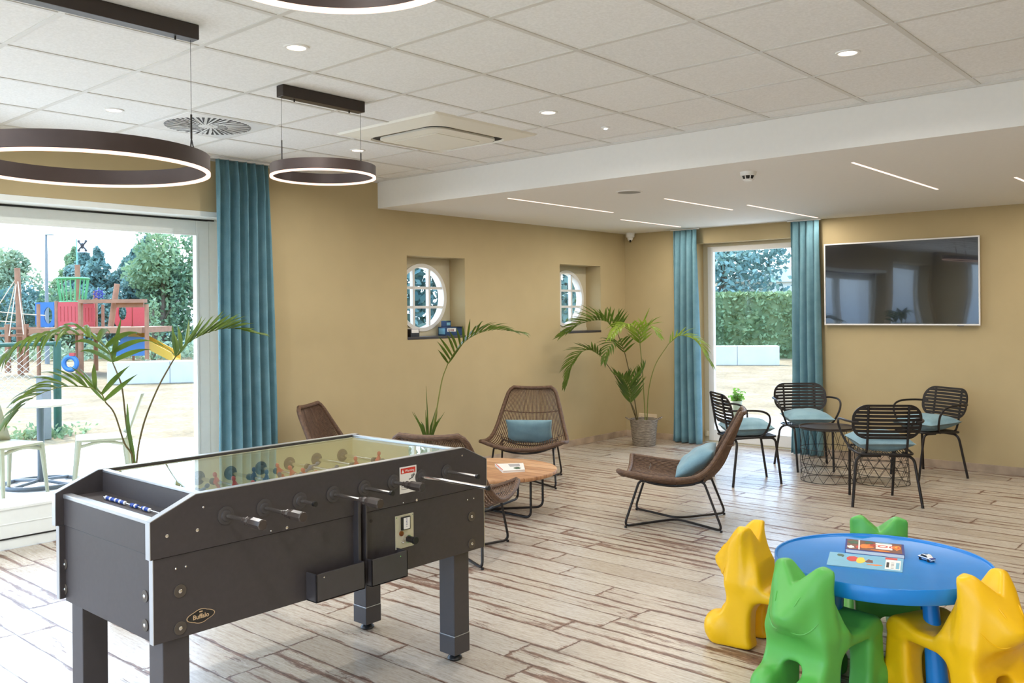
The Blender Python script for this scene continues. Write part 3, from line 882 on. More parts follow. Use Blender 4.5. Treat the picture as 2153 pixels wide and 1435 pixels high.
# ================================================================== CURTAINS
def curtain(name, P0, axis, w_top, w_bot, z0, z1, folds, label, seed, shift=0.0, nrm=(0, 1, 0), rail=True):
    rng = random.Random(seed)
    t = empty(name, P0, 0, label, 'curtain')
    ax = Vector(axis).normalized(); nv = Vector(nrm)
    nu, nz = folds * 12, 34
    ph = [rng.uniform(-.5, .5) for _ in range(folds + 2)]
    am = [rng.uniform(.7, 1.25) for _ in range(folds + 2)]
    vs_ = []
    for j in range(nz + 1):
        q = j / nz; z = z0 + (z1 - z0) * q - P0[2]
        w = w_bot + (w_top - w_bot) * (q ** 0.8)
        for i in range(nu + 1):
            u = i / nu; k = u * folds; ki = int(min(folds - 1, k))
            a = am[ki] * (1 - (k - ki)) + am[ki + 1] * (k - ki)
            pinch = 1.0 if q < .93 else 1 - (q - .93) / .07 * .45
            wav = math.sin(2 * PI * k + .5 * math.sin(2 * PI * q * .6 + ph[ki]))
            amp = .045 * a * pinch
            fine = .010 * math.sin(4 * PI * k + 1.3 + 2 * q) * (1.3 if q > .9 else .7)
            s_ = (u - .5) * w + .010 * math.cos(2 * PI * k) + shift * (1 - q)
            p = ax * s_ + nv * (amp * wav + fine)
            vs_.append((p.x, p.y, z))
    fs = [(j * (nu + 1) + i, j * (nu + 1) + i + 1, (j + 1) * (nu + 1) + i + 1, (j + 1) * (nu + 1) + i) for j in range(nz) for i in range(nu)]
    mb = MB(); mb.add(vs_, fs, 0, True)
    me = bpy.data.meshes.new('cloth'); me.from_pydata(mb.v, [], mb.f); me.materials.append(M['curtain'])
    me.polygons.foreach_set('use_smooth', [True] * len(mb.f)); me.update()
    o = bpy.data.objects.new('cloth', me); C.objects.link(o); o.parent = t
    sd = o.modifiers.new('thickness', 'SOLIDIFY'); sd.thickness = .003; sd.offset = 0
    if rail:
        mb = MB(); h = w_top / 2 + .03
        a = ax * -h; b = ax * h
        Mx = Matrix.Translation((0, 0, 0))
        pr_ = [a - nv * .012, b - nv * .012, b + nv * .012, a + nv * .012]
        zt = z1 - P0[2]
        mb.add([(p.x, p.y, zt + .002) for p in pr_] + [(p.x, p.y, zt + .016) for p in pr_], [(3, 2, 1, 0), (4, 5, 6, 7), (0, 1, 5, 4), (1, 2, 6, 5), (2, 3, 7, 6), (3, 0, 4, 7)])
        mb.build('curtain_track', M['white_gloss'], t)
    return t
curtain('curtain', (-6.13, 3.815, 0), (0, 1, 0), .46, .54, .012, 2.732, 6, 'full length teal curtain beside the big left window, hung from the tiled ceiling', 3, .03, nrm=(1, 0, 0))
curtain('curtain', (-5.325, 9.13, 0), (1, 0, 0), .31, .38, .012, 2.482, 4, 'teal curtain left of the glazed door, nearest the potted palm', 5)
curtain('curtain', (-3.885, 9.13, 0), (1, 0, 0), .31, .35, .012, 2.482, 4, 'teal curtain right of the glazed door, beside the television', 8)

# ================================================================== TELEVISION
t = empty('television', (-2.946, 9.20, 1.805), 0, 'large wall mounted flat television with thin white frame, switched off', 'television')
mb = MB(); mb.box(-.735, .735, -.020, .010, -.415, .415); mb.build('casing', M['tv_white'], t, bevel=.004)
mb = MB()
mb.box(-.744, .744, -.032, -.018, -.4235, -.409); mb.box(-.744, .744, -.032, -.018, .409, .4235)
mb.box(-.744, -.730, -.032, -.018, -.409, .409); mb.box(.730, .744, -.032, -.018, -.409, .409)
mb.build('bezel', M['tv_white'], t, bevel=.002)
mb = MB(); mb.box(-.730, .730, -.026, -.020, -.409, .409); mb.build('screen', M['tv_screen'], t)
mb = MB(); mb.box(.54, .60, -.03, -.012, -.430, -.4235); mb.build('sensor', M['black_plastic'], t)
mb = MB(); mb.box(-.25, .25, .008, .034, -.2, .2); mb.build('wall_bracket', M['black_metal'], t)

# ================================================================== SOCKET, SILL THINGS
t = empty('wall_socket', (-5.912, YW, .253), 0, 'cream triple power socket plate low on the back wall behind the potted palm', 'socket')
mb = MB(); mb.box(-.128, .128, -.012, 0, -.043, .043); pl = mb.build('plate', M['socket'], t, bevel=.004)
for k in (-1, 0, 1):
    mb = MB(); mb.cyl((k * .08, -.0125, 0), (k * .08, -.010, 0), .021, 20); so = mb.build('socket_well', M['socket'], t)
    mb = MB()
    for s in (-1, 1): mb.cyl((k * .08 + s * .0095, -.0135, 0), (k * .08 + s * .0095, -.012, 0), .003, 8)
    mb.build('socket_hole', M['black_plastic'], so)

def carton(name, loc, rz, dims, mat, label, cat='box', stripes=()):
    t = empty(name, loc, rz, label, cat)
    x, y, z = dims
    mb = MB(); mb.box(-x / 2, x / 2, -y / 2, y / 2, 0, z); mb.build('carton', mat, t, bevel=.002)
    for (face, a0, a1, b0, b1, mt, nm) in stripes:
        mb = MB()
        if face == 'x': mb.box(x / 2, x / 2 + .0012, y * a0 - y / 2, y * a1 - y / 2, z * b0, z * b1)
        elif face == '-y': mb.box(x * a0 - x / 2, x * a1 - x / 2, -y / 2 - .0012, -y / 2, z * b0, z * b1)
        else: mb.box(x * a0 - x / 2, x * a1 - x / 2, y * b0 - y / 2, y * b1 - y / 2, z, z + .0012)
        mb.build(nm, mt, t)
    return t
carton('puzzle_box', (-6.335, 6.275, 1.322), R(-8), (.13, .20, .085), M['navy_box'], 'navy printed box lying at the right end of the nearer round window sill', 'box',
       [('x', .08, .62, .45, .85, M['paper'], 'front_label'), ('x', .12, .5, .5, .78, M['red_print'], 'red_lettering'), ('-y', .1, .9, .15, .85, M['blue_print'], 'side_picture')])
carton('puzzle_box', (-6.29, 6.335, 1.4082), R(6), (.11, .075, .001), M['black_print'], 'thin dark card lying on the navy box in the round window niche', 'card')
carton('game_box', (-6.35, 6.235, 1.4082), R(10), (.06, .085, .060), M['navy_box'], 'small upright blue box standing on the larger navy box in the window niche', 'box',
       [('x', .15, .85, .25, .7, M['blue_print'], 'front_label'), ('z', .1, .9, .1, .9, M['lime'], 'lid_print')])
carton('game_box', (-6.335, 5.735, 1.322), R(4), (.14, .12, .075), M['black_print'], 'dark box with pale top at the left end of the nearer round window sill', 'box',
       [('x', .1, .9, .5, .95, M['paper'], 'pale_label'), ('z', .06, .94, .06, .94, M['paper'], 'lid_print')])

# ================================================================== FOOTBALL TABLE
FT = empty('football_table', (-3.14, 2.165, 0), 0, 'dark charcoal football table with glass top and chrome rods, left foreground', 'football table')
def FB(): return MB()
ox, oy = -3.14, 2.165
X0, X1 = .375, -.375            # outer faces of the near and far long sides
Y0, Y1 = -.779, .779
HT = .952
def yz(poly): return poly
for sgn in (1, -1):
    # lower board
    mb = MB(); xa = X0 * sgn
    t_ = .024
    lo = min(xa, xa - sgn * t_)
    mb.prism([(Y0, .487), (Y1, .487), (Y1, .762), (Y0, .762)], t_, 'x', lo)
    sp_ = mb.build('lower_side_board', M['laminate'], FT, bevel=.0015)
    # upper board with sloping shoulders
    mb = MB(); xo = xa + sgn * .006; lo = min(xo, xo - sgn * .028)
    up = [(Y0 - .012, .764), (Y1 + .012, .764), (Y1 + .012, .886), (.646, HT), (-.632, HT), (Y0 - .012, .886)]
    mb.prism(up, .028, 'x', lo)
    su = mb.build('upper_side_board', M['laminate'], FT, bevel=.0015)
    # pale edging
    mb = MB(); e_ = .0025; xe0, xe1 = sorted((xo + sgn * .0005, xo - sgn * .0285))
    def strip(mb, a, b, wx0, wx1, th=.0025):
        (ya, za), (yb, zb) = a, b
        d = Vector((0, yb - ya, zb - za)).normalized(); nn = Vector((1, 0, 0)).cross(d)
        if nn.z < 0 and abs(d.z) < .9: nn = -nn
        if abs(d.z) > .9: nn = Vector((0, -1 if ya < 0 else 1, 0))
        q = [Vector((x, *a)) for x in (wx0, wx1)] + [Vector((x, *b)) for x in (wx1, wx0)]
        q2 = [v + nn * th for v in q]
        mb.add(q + q2, [(0, 1, 2, 3), (7, 6, 5, 4), (0, 4, 5, 1), (1, 5, 6, 2), (2, 6, 7, 3), (3, 7, 4, 0)])
    strip(mb, up[5], up[0], xe0, xe1); strip(mb, up[4], up[5], xe0, xe1); strip(mb, up[3], up[4], xe0, xe1)
    strip(mb, up[2], up[3], xe0, xe1); strip(mb, up[1], up[2], xe0, xe1)
    x2, x3 = sorted((xa + sgn * .0005, xa - sgn * .0245))
    strip(mb, (Y0, .762), (Y0, .487), x2, x3); strip(mb, (Y1, .487), (Y1, .762), x2, x3)
    mb.build('edging', M['alu'], FT)
for sgn in (-1, 1):
    yb = (Y0 + .020) if sgn < 0 else (Y1 - .020)
    mb = MB(); mb.box(X1 + .024, X0 - .024, min(yb, yb - sgn * .022), max(yb, yb - sgn * .022), .478, .762)
    mb.build('lower_end_board', M['laminate'], FT, bevel=.0015)
    mb = MB(); yb2 = yb + sgn * .004
    mb.box(X1 + .024, X0 - .024, min(yb2, yb2 - sgn * .024), max(yb2, yb2 - sgn * .024), .764, .868)
    mb.build('upper_end_board', M['laminate'], FT, bevel=.0015)
    mb = MB(); mb.box(X1 + .022, X0 - .022, min(yb2 + sgn * .003, yb2 - sgn * .03), max(yb2 + sgn * .003, yb2 - sgn * .03), .864, .880)
    mb.build('end_trim', M['alu'], FT, bevel=.003)
    # recessed shelf and riser under the glass
    ya = yb2 - sgn * .02; yc = -.615 if sgn < 0 else .630
    mb = MB(); mb.box(X1 + .022, X0 - .022, min(ya, yc), max(ya, yc), .855, .868)
    sh = mb.build('score_shelf', M['laminate'], FT)
    mb = MB(); mb.box(X1 + .022, X0 - .022, min(yc, yc - sgn * .018), max(yc, yc - sgn * .018), .60, .942)
    mb.build('riser_board', M['laminate'], FT)
    mb = MB(); mb.box(X1 + .022, X0 - .022, min(yc + sgn * .001, yc - sgn * .02), max(yc + sgn * .001, yc - sgn * .02), .942, .953)
    mb.build('glass_edge_trim', M['alu'], FT, bevel=.002)
    # cup holder + score beads
    cy_ = (ya + yc) / 2 - (0.0 if sgn < 0 else 0)
    mb = MB(); px = X0 - .085 if sgn < 0 else X1 + .085
    mb.lathe([(.034, .8682), (.038, .8705), (.042, .8705), (.044, .8682)], 32, (px, cy_ + sgn * .015, 0)); ch = mb.build('cup_holder_ring', M['chrome'], FT)
    mb = MB(); mb.cyl((px, cy_ + sgn * .015, .8681), (px, cy_ + sgn * .015, .8692), .0345, 32); mb.build('cup_hole', M['dark_slot'], ch)
    mb = MB(); mb.tube([(-.20, cy_, .876), (.235, cy_, .876)], .002, 6); sb = mb.build('score_rail', M['chrome'], FT)
    rngb = random.Random(4)
    for k in range(22):
        xk = -.18 + k * .0125 + (.04 if k > 12 else 0) + (.03 if k > 16 else 0)
        mb = MB(); mb.ellipsoid((xk, cy_ + rngb.uniform(-.001, .001), .876), (.0058, .0075, .0075), 10, 6)
        mb.build('score_bead', M['bead'] if k % 3 else M['paper'], sb)
# glass, interior
mb = MB(); mb.box(X1 + .022, X0 - .022, -.615, .630, .941, .946); mb.build('glass_top', M['table_glass'], FT)
mb = MB(); mb.box(X1 + .03, X0 - .03, -.6, .615, .765, .775); pf = mb.build('pitch', M['pitch'], FT)
mb = MB()
mb.box(-.33, .33, .006, .012, .775, .7762); mb.box(-.2, .2, -.42, -.415, .775, .7762); mb.box(-.2, .2, .42, .425, .775, .7762)
mb.box(-.2, -.195, -.6, -.42, .775, .7762); mb.box(.195, .2, -.6, -.42, .775, .7762); mb.box(-.2, -.195, .42, .6, .775, .7762); mb.box(.195, .2, .42, .6, .775, .7762)
mb.lathe([(.085, .775), (.085, .7765), (.09, .7765), (.09, .775)], 36, (0, .009, 0)); mb.build('pitch_lines', M['paper'], pf)
mb = MB()
mb.box(X1 + .022, X1 + .034, -.597, .612, .77, .941); mb.box(X0 - .034, X0 - .022, -.597, .612, .77, .941)
mb.box(X1 + .034, X0 - .034, -.597, -.585, .77, .941); mb.box(X1 + .034, X0 - .034, .600, .612, .77, .941)
mb.build('inner_lining', M['beige_board'], FT)
mb = MB(); mb.box(X1 + .03, X0 - .03, Y0 + .05, Y1 - .05, .492, .502); mb.build('bottom_board', M['laminate'], FT)
# rods
tips = [-2.532, -2.523, -2.666, -2.481, -2.593, -2.583, -2.373, -2.573]
owner = [0, 0, 1, 0, 1, 0, 1, 1]            # 0: handle on the near side
nplay = [1, 2, 3, 5, 5, 3, 2, 1]
ZR = .863
for k in range(8):
    yk = 1.642 + .1515 * k - oy
    tip = tips[k] - ox
    mb = MB()
    far = -.375 - (.10 if owner[k] == 0 else .30)
    rod_end = tip - (.02 if owner[k] == 0 else 0)
    mb.cyl((far, yk, ZR), (rod_end, yk, ZR), .0078, 14)
    rod = mb.build('rod', M['chrome'], FT, sharp=40)
    for sx in (1, -1):
        xb = X0 * sx + .006 * sx
        mb = MB(); Mx = Matrix.Translation((xb, yk, ZR)) @ Matrix.Rotation(PI / 2 * sx, 4, 'Y')
        mb.lathe([(0, 0), (.031, 0), (.031, .004), (.024, .006), (.020, .006), (.018, .010), (.013, .012), (.010, .012)], 28, (0, 0, 0), 0, Mx)
        mb.build('rod_bushing', M['bushing'], FT)
        mb = MB(); Mx = Matrix.Translation((X0 * sx - .034 * sx, yk, ZR)) @ Matrix.Rotation(-PI / 2 * sx, 4, 'Y')
        mb.lathe([(0, 0), (.030, 0), (.030, .004), (.014, .006), (.010, .02), (.009, .02)], 24, (0, 0, 0), 0, Mx)
        mb.build('inner_bushing', M['bushing'], FT)
    # handle
    hx = tip if owner[k] == 0 else far
    sx = 1 if owner[k] == 0 else -1
    mb = MB(); L = .115
    prof = [(.0, 0), (.0165, .0), (.0185, .004), (.0188, .055), (.0165, .070), (.0130, .078), (.0150, .087), (.0150, .093), (.0105, .104), (.010, L)]
    Mh = Matrix.Translation((hx, yk, ZR)) @ Matrix.Rotation(-PI / 2 * sx, 4, 'Y')
    mb.lathe(prof, 8, (0, 0, 0), 0, Mh)
    hd = mb.build('handle', M['handle'], rod, sharp=20)
    for f in hd.data.polygons: f.use_smooth = False
    mb = MB(); ex = far if owner[k] == 0 else tip
    mb.cyl((ex - .006, yk, ZR), (ex + .006, yk, ZR), .0098, 12); mb.build('end_cap', M['black_plastic'], rod)
    # collars and players
    n = nplay[k]; slide = {0: .06, 1: .04, 2: -.05, 3: .03, 4: .0, 5: -.03, 6: .05, 7: -.07}[k]
    sp_ = .56 / (n + 1) if n > 1 else 0
    for q in range(n):
        xp = (q - (n - 1) / 2) * min(sp_, .18) + slide
        an = {0: .1, 1: -.9, 2: .3, 3: .0, 4: .5, 5: -1.2, 6: .2, 7: -.1}[k]
        mb = MB()
        for (c_, r_) in (((0, 0, .0), (.013, .010, .026)), ((0, 0, .034), (.009, .009, .011)), ((0, 0, -.034), (.009, .007, .024)), ((0, .004, -.062), (.011, .014, .010))):
            mb.ellipsoid(c_, r_, 12, 8)
        mb.cyl((-.012, 0, 0), (.012, 0, 0), .0115, 12)
        Rm = Matrix.Translation((xp, yk, ZR)) @ Matrix.Rotation(an, 4, 'X')
        mb.v = [tuple(Rm @ Vector(v)) for v in mb.v]
        mb.build('player', M['red_player'] if owner[k] else M['blue_player'], rod)
    mb = MB()
    for s in (-1, 1):
        e = ((n - 1) / 2) * min(sp_, .18) + .03
        mb.cyl((slide + s * e - .008, yk, ZR), (slide + s * e + .008, yk, ZR), .014, 14)
    mb.build('stop_ring', M['black_plastic'], rod)
# legs
for (lx, ly) in ((1, -1), (-1, -1), (1, 1), (-1, 1)):
    cx_ = .375 - .024 - .047 if lx > 0 else -(.375 - .024 - .047)
    cy_ = -.779 + .020 + .022 + .047 if ly < 0 else .600 + .055
    mb = MB(); mb.box(cx_ - .047, cx_ + .047, cy_ - .047, cy_ + .047, .12, .70)
    lg = mb.build('leg', M['leg_coat'], FT, bevel=.003)
    mb = MB(); mb.box(cx_ - .048, cx_ + .048, cy_ - .048, cy_ + .048, .034, .117); mb.build('leg_sleeve', M['leg_coat'], lg, bevel=.003)
    mb = MB(); mb.box(cx_ - .0475, cx_ + .0475, cy_ - .0475, cy_ + .0475, .117, .120); mb.build('sleeve_line', M['alu'], lg)
    mb = MB(); mb.lathe([(0, 0), (.030, 0), (.034, .006), (.030, .014), (.016, .024), (.012, .036), (0, .036)], 28, (cx_, cy_, 0)); mb.build('foot', M['black_plastic'], lg)
# discs and bolts (near side and end)
def disc(mb_name, p, axis, r, mat=None, bolt=True, parent=FT):
    mb = MB(); a = Vector(axis)
    mb.cyl(Vector(p), Vector(p) + a * .0035, r, 28)
    o = mb.build(mb_name, mat or M['washer'], parent, bevel=.0008)
    if bolt:
        mb = MB(); q = Vector(p) + a * .0035; rot = a.to_track_quat('Z', 'Y').to_matrix().to_4x4()
        mb.lathe([(0, .0045), (.004, .0040), (.0068, .0018), (.0072, 0)], 14, q, 0, rot)
        mb.build('bolt_head', M['chrome'], o)
    return o
xn = X0 + .0
for (y, z) in ((1.476, .642), (1.476, .520), (2.861, .640), (2.861, .519)):
    disc('bolt_washer', (xn, y - oy, z), (1, 0, 0), .022)
for (x, z) in ((-3.505, .615), (-3.505, .521), (-2.86, .623), (-2.86, .527)):
    disc('bolt_washer', (x - ox + (.012 if x < -3 else -.0), Y0 + .020, z), (0, -1, 0), .020)
def screw(y, z, r=.0045, x=None, name='screw'):
    mb = MB(); p = Vector(((X0 + .006 if z > .764 else X0) if x is None else x, y - oy, z))
    rot = Vector((1, 0, 0)).to_track_quat('Z', 'Y').to_matrix().to_4x4()
    mb.lathe([(0, .003), (r * .6, .0026), (r, .001), (r, 0)], 12, p, 0, rot); mb.build(name, M['chrome'], FT)
for (y, z, r) in ((1.43, .833, .006), (1.537, .832, .0062), (1.822, .775, .003), (1.889, .774, .0058), (2.453, .77, .0032), (2.528, .769, .006), (1.463, .718, .0038), (1.498, .718, .0038), (2.838, .718, .0038), (2.878, .718, .0038), (1.56, .905, .004), (2.80, .92, .004)):
    screw(y, z, r)
# coin plate with price tag and knob
mb = MB(); yc_ = 2.462 - oy
mb.box(X0, X0 + .003, yc_ - .05, yc_ + .05, .583, .720); cp = mb.build('coin_plate', M['steel_plate'], FT, bevel=.001)
mb = MB(); mb.box(X0 + .003, X0 + .012, yc_ - .022, yc_ + .026, .658, .712); mb.build('coin_slot_housing', M['black_plastic'], cp, bevel=.002)
mb = MB(); mb.box(X0 + .012, X0 + .0135, yc_ - .013, yc_ + .020, .662, .708)
tg = mb.build('price_tag', M['paper'], cp)
mb = MB(); MT = Matrix.Translation((X0 + .0136, yc_ + .003, .687)) @ Matrix.Rotation(PI / 2, 4, 'Z') @ Matrix.Rotation(PI / 2, 4, 'X') @ Matrix.Rotation(PI / 2, 4, 'Z')
add_text(mb, '1 EURO', .011, MT, extrude=.0002); mb.build('price_lettering', M['navy_print'], cp)
mb = MB(); mb.cyl((X0 + .003, yc_ - .020, .645), (X0 + .008, yc_ - .020, .645), .0105, 18); mb.build('lock', M['copper'], cp)
mb = MB(); mb.cyl((X0 + .003, yc_ + .008, .620), (X0 + .018, yc_ + .008, .620), .016, 20); mb.build('knob_base', M['chrome'], cp)
mb = MB(); mb.cyl((X0 + .018, yc_ + .008, .620), (X0 + .050, yc_ + .008, .620), .013, 20); mb.cyl((X0 + .050, yc_ + .008, .620), (X0 + .064, yc_ + .008, .620), .0155, 20); mb.build('push_knob', M['black_plastic'], cp, bevel=.001)
mb = MB(); mb.cyl((X0 + .003, yc_ - .018, .612), (X0 + .010, yc_ - .012, .606), .003, 8); mb.build('wire_lever', M['chrome'], cp)
for (a, b) in ((-.044, .713), (.044, .713), (-.044, .590), (.044, .590)):
    mb = MB(); mb.cyl((X0 + .003, yc_ + a, b), (X0 + .0045, yc_ + a, b), .0025, 10); mb.build('plate_screw', M['chrome'], cp)
mb = MB(); mb.cyl((X0, 2.287 - oy, .724), (X0 + .001, 2.287 - oy, .724), .007, 16); mb.build('key_hole', M['dark_slot'], FT)
# warning sticker
mb = MB(); xs = X0 + .0062
mb.box(xs, xs + .0006, 2.434 - oy, 2.527 - oy, .808, .917); ws = mb.build('warning_sticker', M['paper'], FT)
mb = MB(); mb.box(xs + .0006, xs + .0010, 2.440 - oy, 2.521 - oy, .889, .911); mb.build('red_header', M['red_print'], ws)
mb = MB(); mb.prism([(2.444 - oy, .892), (2.458 - oy, .892), (2.451 - oy, .907)], .0004, 'x', xs + .0010)
MT = Matrix.Translation((xs + .0011, 2.489 - oy, .899)) @ Matrix.Rotation(PI / 2, 4, 'Z') @ Matrix.Rotation(PI / 2, 4, 'X')
add_text(mb, 'Warning', .0145, MT, extrude=.0002); mb.build('warning_lettering', M['paper'], ws)
mb = MB()
for zq in (.845, .838, .831, .824): mb.box(xs + .0006, xs + .0009, 2.442 - oy, (2.512 if zq > .83 else 2.495) - oy, zq, zq + .0018)
mb.tube([(xs + .001, 2.485 - oy, .862), (xs + .001, 2.505 - oy, .868), (xs + .001, 2.515 - oy, .880)], .0018, 5)
for q in range(4): mb.tube([(xs + .001, 2.500 - oy + q * .005, .868 + q * .003), (xs + .001, 2.498 - oy + q * .005, .880 + q * .002)], .0012, 5)
mb.build('sticker_print', M['black_print'], ws)
# ball return trays and channel
mb = MB(); xa_ = X0 + .006
mb.box(X0 - .002, X0 + .030, 2.198 - oy, 2.212 - oy, .487, .828); mb.build('ball_channel', M['leg_coat'], FT, bevel=.002)
mb = MB(); mb.box(X0 - .001, X0 + .002, 2.212 - oy, 2.236 - oy, .480, .826); mb.build('ball_slot', M['dark_slot'], FT)
mb = MB(); mb.box(X0 - .002, X0 + .030, 2.236 - oy, 2.244 - oy, .480, .826); mb.build('ball_channel', M['leg_coat'], FT, bevel=.002)
for (ya, yb, zt, zb) in ((1.975, 2.205, .592, .487), (2.237, 2.425, .590, .484)):
    mb = MB(); D_ = .062; th = .006; y0, y1 = ya - oy, yb - oy
    mb.box(X0, X0 + D_, y0, y1, zb, zb + th)
    mb.box(X0 + D_ - th, X0 + D_, y0, y1, zb, zt)
    mb.box(X0, X0 + D_, y0, y0 + th, zb, zt); mb.box(X0, X0 + D_, y1 - th, y1, zb, zt)
    tr = mb.build('ball_tray', M['leg_coat'], FT, bevel=.0015)
    mb = MB(); yy = (y0 + .035) if ya < 2.1 else (y1 - .04)
    mb.cyl((X0 + D_, yy, zt - .016), (X0 + D_ + .0015, yy, zt - .016), .0028, 10); mb.build('rivet', M['chrome'], tr)
# badge with lettering
mb = MB(); yb_, zb_ = 1.550 - oy, .541
xb = X0
pts = []
for k in range(48):
    a = 2 * PI * k / 48; ca, sa = math.cos(a), math.sin(a)
    r1 = 1 / math.sqrt((ca / .034) ** 2 + (sa / .024) ** 2)
    bump_ = .018 * max(0, abs(ca) - .80) / .20
    pts.append(((r1 + bump_) * ca, r1 * sa))
v = [(xb, yb_ + a, zb_ + b) for a, b in pts]
mb.prism([(yb_ + a, zb_ + b) for a, b in pts], .0008, 'x', xb)
bd = mb.build('maker_badge', M['gold_print'], FT)
mb = MB(); mb.prism([(yb_ + a * .94, zb_ + b * .91) for a, b in pts], .0004, 'x', xb + .0008); mb.build('badge_field', M['dark_slot'], bd)
mb = MB(); MT = Matrix.Translation((xb + .0013, yb_, zb_ - .001)) @ Matrix.Rotation(PI / 2, 4, 'Z') @ Matrix.Rotation(PI / 2, 4, 'X')
add_text(mb, 'Buffalo', .0215, MT, extrude=.0003, offset=.0004)
mb.box(xb + .0010, xb + .0016, yb_ - .006, yb_ + .006, zb_ + .013, zb_ + .017)
mb.build('badge_lettering', M['gold_print'], bd)

# ================================================================== ORGANIC SOLIDS (distance field -> surface)
def surface_net(f, lo, hi, h):
    nx, ny, nz = [int(round((b - a) / h)) + 1 for a, b in zip(lo, hi)]
    gx = lo[0] + h * np.arange(nx); gy = lo[1] + h * np.arange(ny); gz = lo[2] + h * np.arange(nz)
    Xg, Yg, Zg = np.meshgrid(gx, gy, gz, indexing='ij')
    D = f(Xg, Yg, Zg).astype(np.float32)
    S = D < 0
    c = np.zeros((nx - 1, ny - 1, nz - 1, 3)); cnt = np.zeros((nx - 1, ny - 1, nz - 1))
    cor = [(i, j, k) for i in (0, 1) for j in (0, 1) for k in (0, 1)]
    def sl(a, o): return a[o[0]:nx - 1 + o[0], o[1]:ny - 1 + o[1], o[2]:nz - 1 + o[2]]
    for a in cor:
        for ax in range(3):
            if a[ax]: continue
            b = list(a); b[ax] = 1
            da, db = sl(D, a), sl(D, b)
            m_ = (da < 0) != (db < 0)
            t = np.where(m_, da / np.where(m_, da - db, 1), 0)
            for q in range(3):
                c[..., q] += m_ * (a[q] + (t if q == ax else 0))
            cnt += m_
    act = cnt > 0
    idx = -np.ones(act.shape, int); ii = np.argwhere(act); idx[act] = np.arange(len(ii))
    V = (ii + c[act] / cnt[act][:, None]) * h + np.array(lo)
    F = []
    for ax in range(3):
        u, v = (ax + 1) % 3, (ax + 2) % 3
        A = [slice(None)] * 3; B = [slice(None)] * 3
        A[ax] = slice(0, -1); B[ax] = slice(1, None)
        e = S[tuple(A)] != S[tuple(B)]
        pos = np.argwhere(e); sgn = S[tuple(A)][e]
        ok = (pos[:, u] > 0) & (pos[:, v] > 0) & (pos[:, u] < D.shape[u] - 1) & (pos[:, v] < D.shape[v] - 1)
        pos = pos[ok]; sgn = sgn[ok]
        def at(du, dv):
            q = pos.copy(); q[:, u] -= du; q[:, v] -= dv
            return idx[q[:, 0], q[:, 1], q[:, 2]]
        qd = np.stack([at(1, 1), at(0, 1), at(0, 0), at(1, 0)], 1)
        qd[~sgn] = qd[~sgn][:, ::-1]
        F.append(qd)
    return V, np.concatenate(F)
def smin(a, b, k):
    h = np.clip(.5 + .5 * (b - a) / k, 0, 1); return b * (1 - h) + a * h - k * h * (1 - h)
def smax(a, b, k): return -smin(-a, -b, k)
def poly_sdf(X, Z, P):
    P = np.array(P, float); n = len(P)
    d = np.full(X.shape, 1e9); s = np.ones(X.shape)
    for i in range(n):
        a = P[i]; b = P[i - 1]; e = b - a
        wx, wz = X - a[0], Z - a[1]
        t = np.clip((wx * e[0] + wz * e[1]) / (e @ e), 0, 1)
        d = np.minimum(d, (wx - e[0] * t) ** 2 + (wz - e[1] * t) ** 2)
        c1 = Z >= a[1]; c2 = Z < b[1]; c3 = e[0] * wz > e[1] * wx
        m_ = (c1 & c2 & c3) | (~c1 & ~c2 & ~c3)
        s = np.where(m_, -s, s)
    return s * np.sqrt(d)
def ell(X, Y, Z, c, r):
    q = np.sqrt(((X - c[0]) / r[0]) ** 2 + ((Y - c[1]) / r[1]) ** 2 + ((Z - c[2]) / r[2]) ** 2)
    return (q - 1) * min(r)
def curve_poly(P, n=4):
    return [(p.x, p.z) for p in smooth_path([(a, 0, b) for a, b in P], n, closed=True)]
